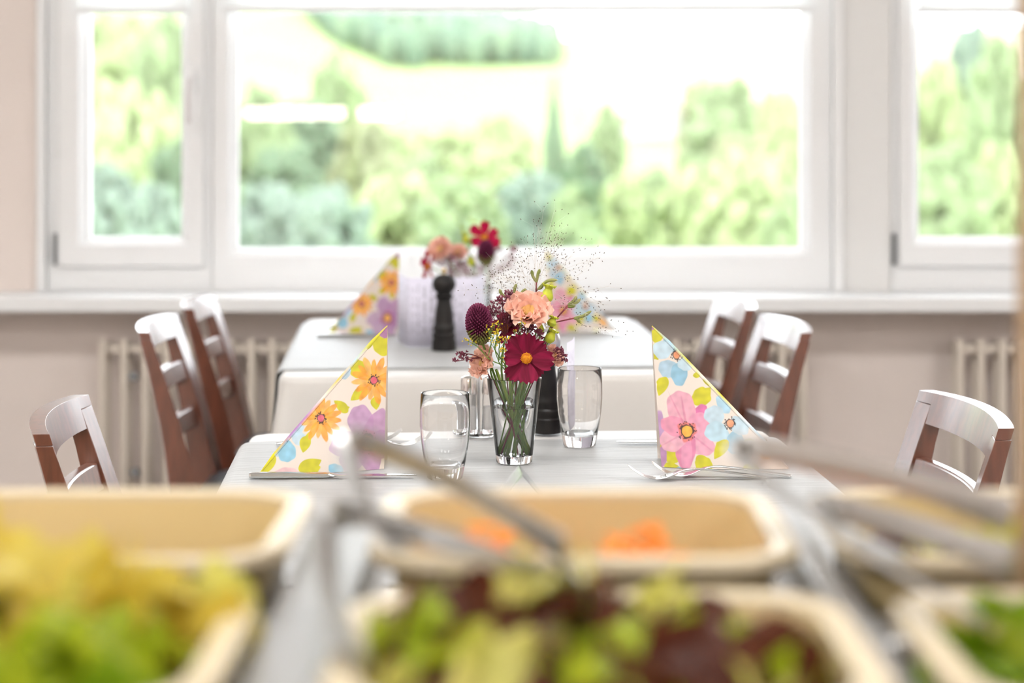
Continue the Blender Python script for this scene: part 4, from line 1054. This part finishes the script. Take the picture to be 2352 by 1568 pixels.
# loose leafy stalks that show through the glass
for k in range(8):
    a = k * 2.4; f = flower('flower_stalk', 'green cut stalk crossing others in the water of the near vase', 'stalk', foot(a, .020), 'green cut stalks in the near vase')
    stem_to(f, Vector((VX - .027 * math.cos(a + .4), VY - .027 * math.sin(a + .4), TZ + .135)), Vector((VX - .004 * math.cos(a), VY - .004 * math.sin(a), TZ + .07)), .0025 if k % 2 else .0019, 'stem green' if k % 3 else 'pale stem')
lm = petal_mesh('leaf', .03, .009, G['stem green'], 0, .3)

# ---- the bouquet on the far table
BD = 4.60; BP = P(1092, 0, BD); bx, by = BP.x, BD
vase((bx, by, TZ + .0003), 'conical glass vase of the blurred bouquet on the far table')
def fb(a, r=.015): return Vector((bx + r * math.cos(a), by + r * math.sin(a), TZ + .0135))
def rb_(a, r=.028): return Vector((bx + r * math.cos(a), by + r * math.sin(a), TZ + .118))
cosmos('bright red cosmos facing the room in the far bouquet', fb(2), rb_(-.5, .02), P(1113, 545, BD - .03), (.02, -1, .08), 'red petal', 6, .0375, .024)
cosmos('red cosmos seen from the side at the left of the far bouquet', fb(.3), rb_(3.1), P(984, 612, BD - .03), (-.9, -.4, .1), 'red petal', 7, .034, .022)
lisianthus('peach flower with green heart at the upper left of the far bouquet', fb(1), rb_(2.8), P(1012, 572, BD - .02), (-.4, -.8, .45), .034)
lisianthus('peach flower in the middle of the far bouquet', fb(4), rb_(2), P(1052, 580, BD), (0, -.7, .7), .026)
allium('purple allium under the red cosmos of the far bouquet', fb(3), rb_(0), P(1116, 580, BD - .06), (0, -.15, 1))
bud('green bud above the middle of the far bouquet', fb(2.2), rb_(1.4, .02), P(1068, 535, BD), P(1072, 560, BD), .009)
bud('green bud beside the allium in the far bouquet', fb(5.2), rb_(4.4, .02), P(1080, 590, BD - .04), P(1085, 612, BD - .04), .009)
for i, (cx, cy, lab) in enumerate(((1040, 612, 'left of the middle'), (1090, 622, 'in the middle'), (1150, 600, 'at the right'), (1012, 600, 'behind the side-on cosmos'))):
    spray('dusky purple sedum spray ' + lab + ' of the far bouquet', fb(i + .5), rb_(PI - i, .02), P(cx * .6 + 1092 * .4, cy + 40, BD), rv(cx, cy - 8, BD, 30, 26, 12, 30 + i, .03), None, 'flower', None, 'pale sedum', seed=30 + i, fr=.0026, spread=.009, nfl=9)
spray('wispy yellow-green sprig at the top of the far bouquet', fb(4.4), rb_(1, .02), P(1075, 580, BD + .02), rv(1085, 530, BD + .02, 30, 28, 10, 40, .03), None, 'flower', None, 'bud', 'pale stem', 'goldenrod_sprig', .0016, .006, 6, seed=40)
# ------------------------------------------------------------------ buffet in the foreground
CT = .845; RIM = .965
bf = thing('buffet_counter', 'salad buffet counter with a tan wooden post in the foreground', 'counter', (.0, 1.2, 0))
steelc = mat('counter top', (.55, .53, .50), .35, .3); postm = mat('post wood', lin((176, 146, 108)), .55, var=.18, scale=5, stretch=(9, 9, 1), col2=lin((160, 124, 92)))
obj('worktop', MB().box(-.95, .95, -.36, .36, CT - .035, CT), steelc, bf, bevel=.004)
obj('body', MB().box(-.9, .9, -.32, .32, 0, CT - .035), postm, bf, bevel=.004)
for xx in (.312, -.86):
    obj('post', MB().box(xx, xx + .07, -.012, .034, CT, 1.9), postm, bf, bevel=.004)
for (x0, x1, y0, y1) in ((-.144, -.096, -.30, .31), (.1905, .2145, -.30, .31)):
    obj('divider', MB().box(x0, x1, y0, y1, CT, .950), M['brushed'], bf, bevel=.003)
for (x0, x1) in ((-.43, -.146), (-.094, .189), (.216, .311)):
    obj('crossbar', MB().box(x0, x1, -.019, .049, CT, .935), M['brushed'], bf, bevel=.003)
obj('canopy_beam', MB().box(-.9, .42, -.03, .05, 1.9, 1.96), postm, bf, bevel=.004)
tubw = mat('cream tub rim', (.60, .50, .345), .25); tubt = mat('tan tub', lin((206, 182, 132)), .4, var=.05, scale=8)
def rrect(w, d, r, n=7):
    pts = []
    for (cx, cy, a0) in ((w / 2 - r, d / 2 - r, 0), (-w / 2 + r, d / 2 - r, PI / 2), (-w / 2 + r, -d / 2 + r, PI), (w / 2 - r, -d / 2 + r, 1.5 * PI)):
        for i in range(n): a = a0 + PI / 2 * i / (n - 1); pts.append((cx + r * math.cos(a), cy + r * math.sin(a)))
    return pts
def loft(rings):
    n = len(rings[0]); vs = [v for r in rings for v in r]
    fs = [(j * n + i, j * n + (i + 1) % n, (j + 1) * n + (i + 1) % n, (j + 1) * n + i) for j in range(len(rings) - 1) for i in range(n)]
    return MB().add(vs, fs)
def cap(mb, k0, n, flip=False): mb.f.append(tuple(range(k0, k0 + n)) if not flip else tuple(range(k0 + n - 1, k0 - 1, -1)))
def tub(x0, x1, y0, y1, label):
    w, d = x1 - x0, y1 - y0; t = thing('salad_tub', label, 'tub', ((x0 + x1) / 2, (y0 + y1) / 2, CT + .0005), group='tan salad tubs on the buffet'); H = RIM - CT
    R = lambda ins, z: [(x, y, z) for x, y in rrect(w - 2 * ins, d - 2 * ins, max(.03, .055 - ins * .5))]
    sh = loft([R(.034, .001), R(.026, .0), R(.016, H - .012), R(.0165, H - .004), R(.0185, H - .004), R(.030, .012), R(.040, .008)]); n = len(R(0, 0)); cap(sh, 0, n, True); cap(sh, 6 * n, n)
    obj('shell', sh, tubt, t)
    obj('rim', loft([R(.0185, H - .006), R(.018, H), R(.010, H + .003), R(.001, H + .001), R(.0, H - .006), R(.004, H - .010), R(.0155, H - .008), R(.0185, H - .006)]), tubw, t)
XC = ((-.43, -.145), (-.095, .19), (.215, .50)); YB, YF = (1.252, 1.505), (.93, 1.178)
names = ('left', 'middle', 'right')
for i, (a, b_) in enumerate(XC):
    tub(a, b_, *YB, f'tan salad tub with white rim, {names[i]} one of the far row'); tub(a, b_, *YF, f'tan salad tub with white rim, {names[i]} one of the near row')
# contents
LC = {'green': (lin((140, 160, 22)), lin((176, 184, 48))), 'pale': (lin((206, 202, 92)), lin((226, 216, 130))), 'yellow': (lin((204, 176, 56)), lin((220, 204, 104))), 'red': (lin((72, 34, 26)), lin((112, 62, 40))), 'deep': (lin((92, 128, 10)), lin((136, 160, 26)))}
LM = {k: mat('lettuce ' + k, c[0], .4, var=.5, scale=30, col2=c[1], translucent=.4) for k, c in LC.items()}
def leaf_mesh(kind, seed):
    r = random.Random(seed); ph = [r.uniform(0, 6) for _ in range(5)]
    def fn(u, v):
        x = (u - .5) * 2; w = .030 * float(np.interp(v, [0, .2, .5, .8, 1], [.25, .5, .9, 1, .55]))
        ed = abs(x) ** 2 + max(0, v - .7) * 2
        return (x * w, .075 * (v - .5) + .004 * math.sin(x * 6 + ph[0]) * v, .020 * math.cos((v - .5) * 2.4 + ph[1] * .1) + .012 * x * x + ed * .006 * math.sin(x * 9 + v * 11 + ph[2]) + ed * .004 * math.sin(v * 23 + ph[3]))
    return MB().grid(fn, 10, 14).mesh('lettuce_leaf', LM[kind])
LE = {k: [leaf_mesh(k, s + 7 * i) for s in range(3)] for i, k in enumerate(LC)}
def heap(cx, cy, z, sx, sy, hz, n, kinds, where, seed):
    r = random.Random(seed); wd = {'green': 'bright green lettuce leaf', 'pale': 'pale yellow-green lettuce leaf', 'yellow': 'golden yellow salad leaf', 'red': 'dark red-brown lettuce leaf', 'deep': 'deep green lettuce leaf'}
    for k in range(int(n * .62)):
        kd = r.choice(kinds); a, q = r.uniform(0, 2 * PI), math.sqrt(r.random()); x, y = q * math.cos(a), q * math.sin(a)
        o = link('lettuce_leaf', r.choice(LE[kd]), None, (cx + sx * .88 * x, cy + sy * .85 * y, z - .011 + hz * (1 - q * q) * r.uniform(.6, 1) + r.uniform(-.01, .006)), (r.uniform(-.6, .6), r.uniform(-.6, .6), r.uniform(0, 6.3)), (r.uniform(1.1, 1.45),) * 3)
        tag(o, f'{wd[kd]} heaped in the {where}', 'lettuce', f'{wd[kd][:-4]}leaves in the {where}')
xm = [(a + b_) / 2 for a, b_ in XC]; yf, yb = sum(YF) / 2, sum(YB) / 2
heap(-.235, 1.025, .925, .075, .075, .022, 26, ['deep', 'green', 'green'], 'near left tub', 1)
heap(-.36, 1.06, .93, .05, .08, .03, 14, ['pale', 'green', 'pale'], 'near left tub', 2)
heap(-.285, 1.118, .946, .12, .028, .034, 36, ['yellow', 'yellow', 'pale'], 'near left tub', 3)
heap(-.005, 1.06, .935, .07, .075, .040, 24, ['red', 'green', 'pale', 'red'], 'near middle tub', 4)
heap(.085, 1.03, .925, .075, .08, .035, 26, ['pale', 'red', 'green', 'red'], 'near middle tub', 5)
heap(.055, 1.12, .935, .09, .02, .02, 10, ['green', 'red', 'pale'], 'near middle tub', 6)
heap(.31, 1.06, .925, .085, .08, .025, 24, ['deep', 'deep', 'green'], 'near right tub', 7)
heap(.345, 1.37, .905, .09, .07, .03, 18, ['pale', 'red'], 'far right tub', 8)
def shreds(name, cx, cy, z, sx, sy, hz, n, m, label, cat, seed, L=.03, rad=.0016):
    r = random.Random(seed); mb = MB()
    for k in range(n):
        a, q = r.uniform(0, 2 * PI), math.sqrt(r.random()); c = Vector((cx + sx * q * math.cos(a), cy + sy * q * math.sin(a), z + hz * (1 - q * q) * r.uniform(.3, 1)))
        d = Vector((r.gauss(0, 1), r.gauss(0, 1), r.gauss(0, .35))).normalized() * L * r.uniform(.5, 1)
        mb.tube([c - d / 2, c + Vector((0, 0, r.uniform(0, .004))), c + d / 2], rad, 4)
    tag(obj(name, mb, m), label, cat, kind='stuff')
carrot = mat('carrot', lin((244, 128, 8)), .45, var=.2, scale=60, col2=lin((250, 160, 40)))
shreds('shredded_carrot', -.015, 1.32, .90, .050, .04, .080, 260, carrot, 'shredded orange carrot at the left of the far middle tub', 'carrot', 1)
shreds('shredded_carrot', .09, 1.315, .90, .052, .04, .080, 260, carrot, 'shredded orange carrot at the right of the far middle tub', 'carrot', 2)
shreds('shredded_carrot', .04, 1.37, .872, .09, .08, .022, 260, carrot, 'shredded orange carrot over the bottom of the far middle tub', 'carrot', 3)
shreds('shredded_salad', -.285, 1.375, .872, .10, .09, .022, 380, LM['yellow'], 'pale yellow shredded salad over the bottom of the far left tub', 'salad', 4)
# serving tongs
def tongs(apex, ends, label, w=.0105, tilt=(-.25, .35)):
    apex = Vector(apex); t = thing('serving_tongs', label, 'tongs', apex, group='steel serving tongs on the buffet')
    dirs = [(Vector(e) - apex) for e in ends]; n = dirs[0].cross(dirs[1]).normalized()
    for d in dirs:
        side = n.cross(d).normalized(); o = dirs[1] if d is dirs[0] else dirs[0]
        if side.dot(o) > 0: side = -side
        pts = smooth_path([d * 0, d * .08 + side * .006, d * .5 + side * .008, d * .92, d * 1.0 - side * .004], 5); m = len(pts)
        obj('arm', MB().tube(pts, [float(np.interp(i / (m - 1), [0, .1, .6, .85, 1], [.85, 1, .8, 1.15, .9])) * w for i in range(m)], 10, flat=.16, up=(0, -1, tilt[1] if d is dirs[1] else tilt[0])), M['brushed'], t)
    bow = (dirs[0].normalized() + dirs[1].normalized()).normalized()
    obj('spring_bow', MB().tube(smooth_path([dirs[0].normalized() * .008, -bow * .006, dirs[1].normalized() * .008], 5), w * .9, 10, flat=.2, up=bow), M['brushed'], t)
tongs(P(812, 1012, 1.34), (P(1310, 1265, 1.17), P(905, 1265, 1.19)), 'steel tongs, the topmost pair, leaning over the left gap between the tubs')
tongs(P(770, 1180, 1.245), (P(1360, 1360, 1.06), P(800, 1510, 1.00)), 'steel tongs, the lower pair, lying between the left and middle tubs')
tongs(P(1700, 1030, 1.40), (P(2060, 1290, 1.22), P(2330, 1180, 1.24)), 'steel tongs, the topmost pair, over the right-hand tubs', tilt=(.05, .10))
tongs(P(1880, 1165, 1.28), (P(2260, 1430, 1.05), P(2340, 1290, 1.15)), 'steel tongs, the lower pair, resting on the right-hand tubs', tilt=(.4, .05))
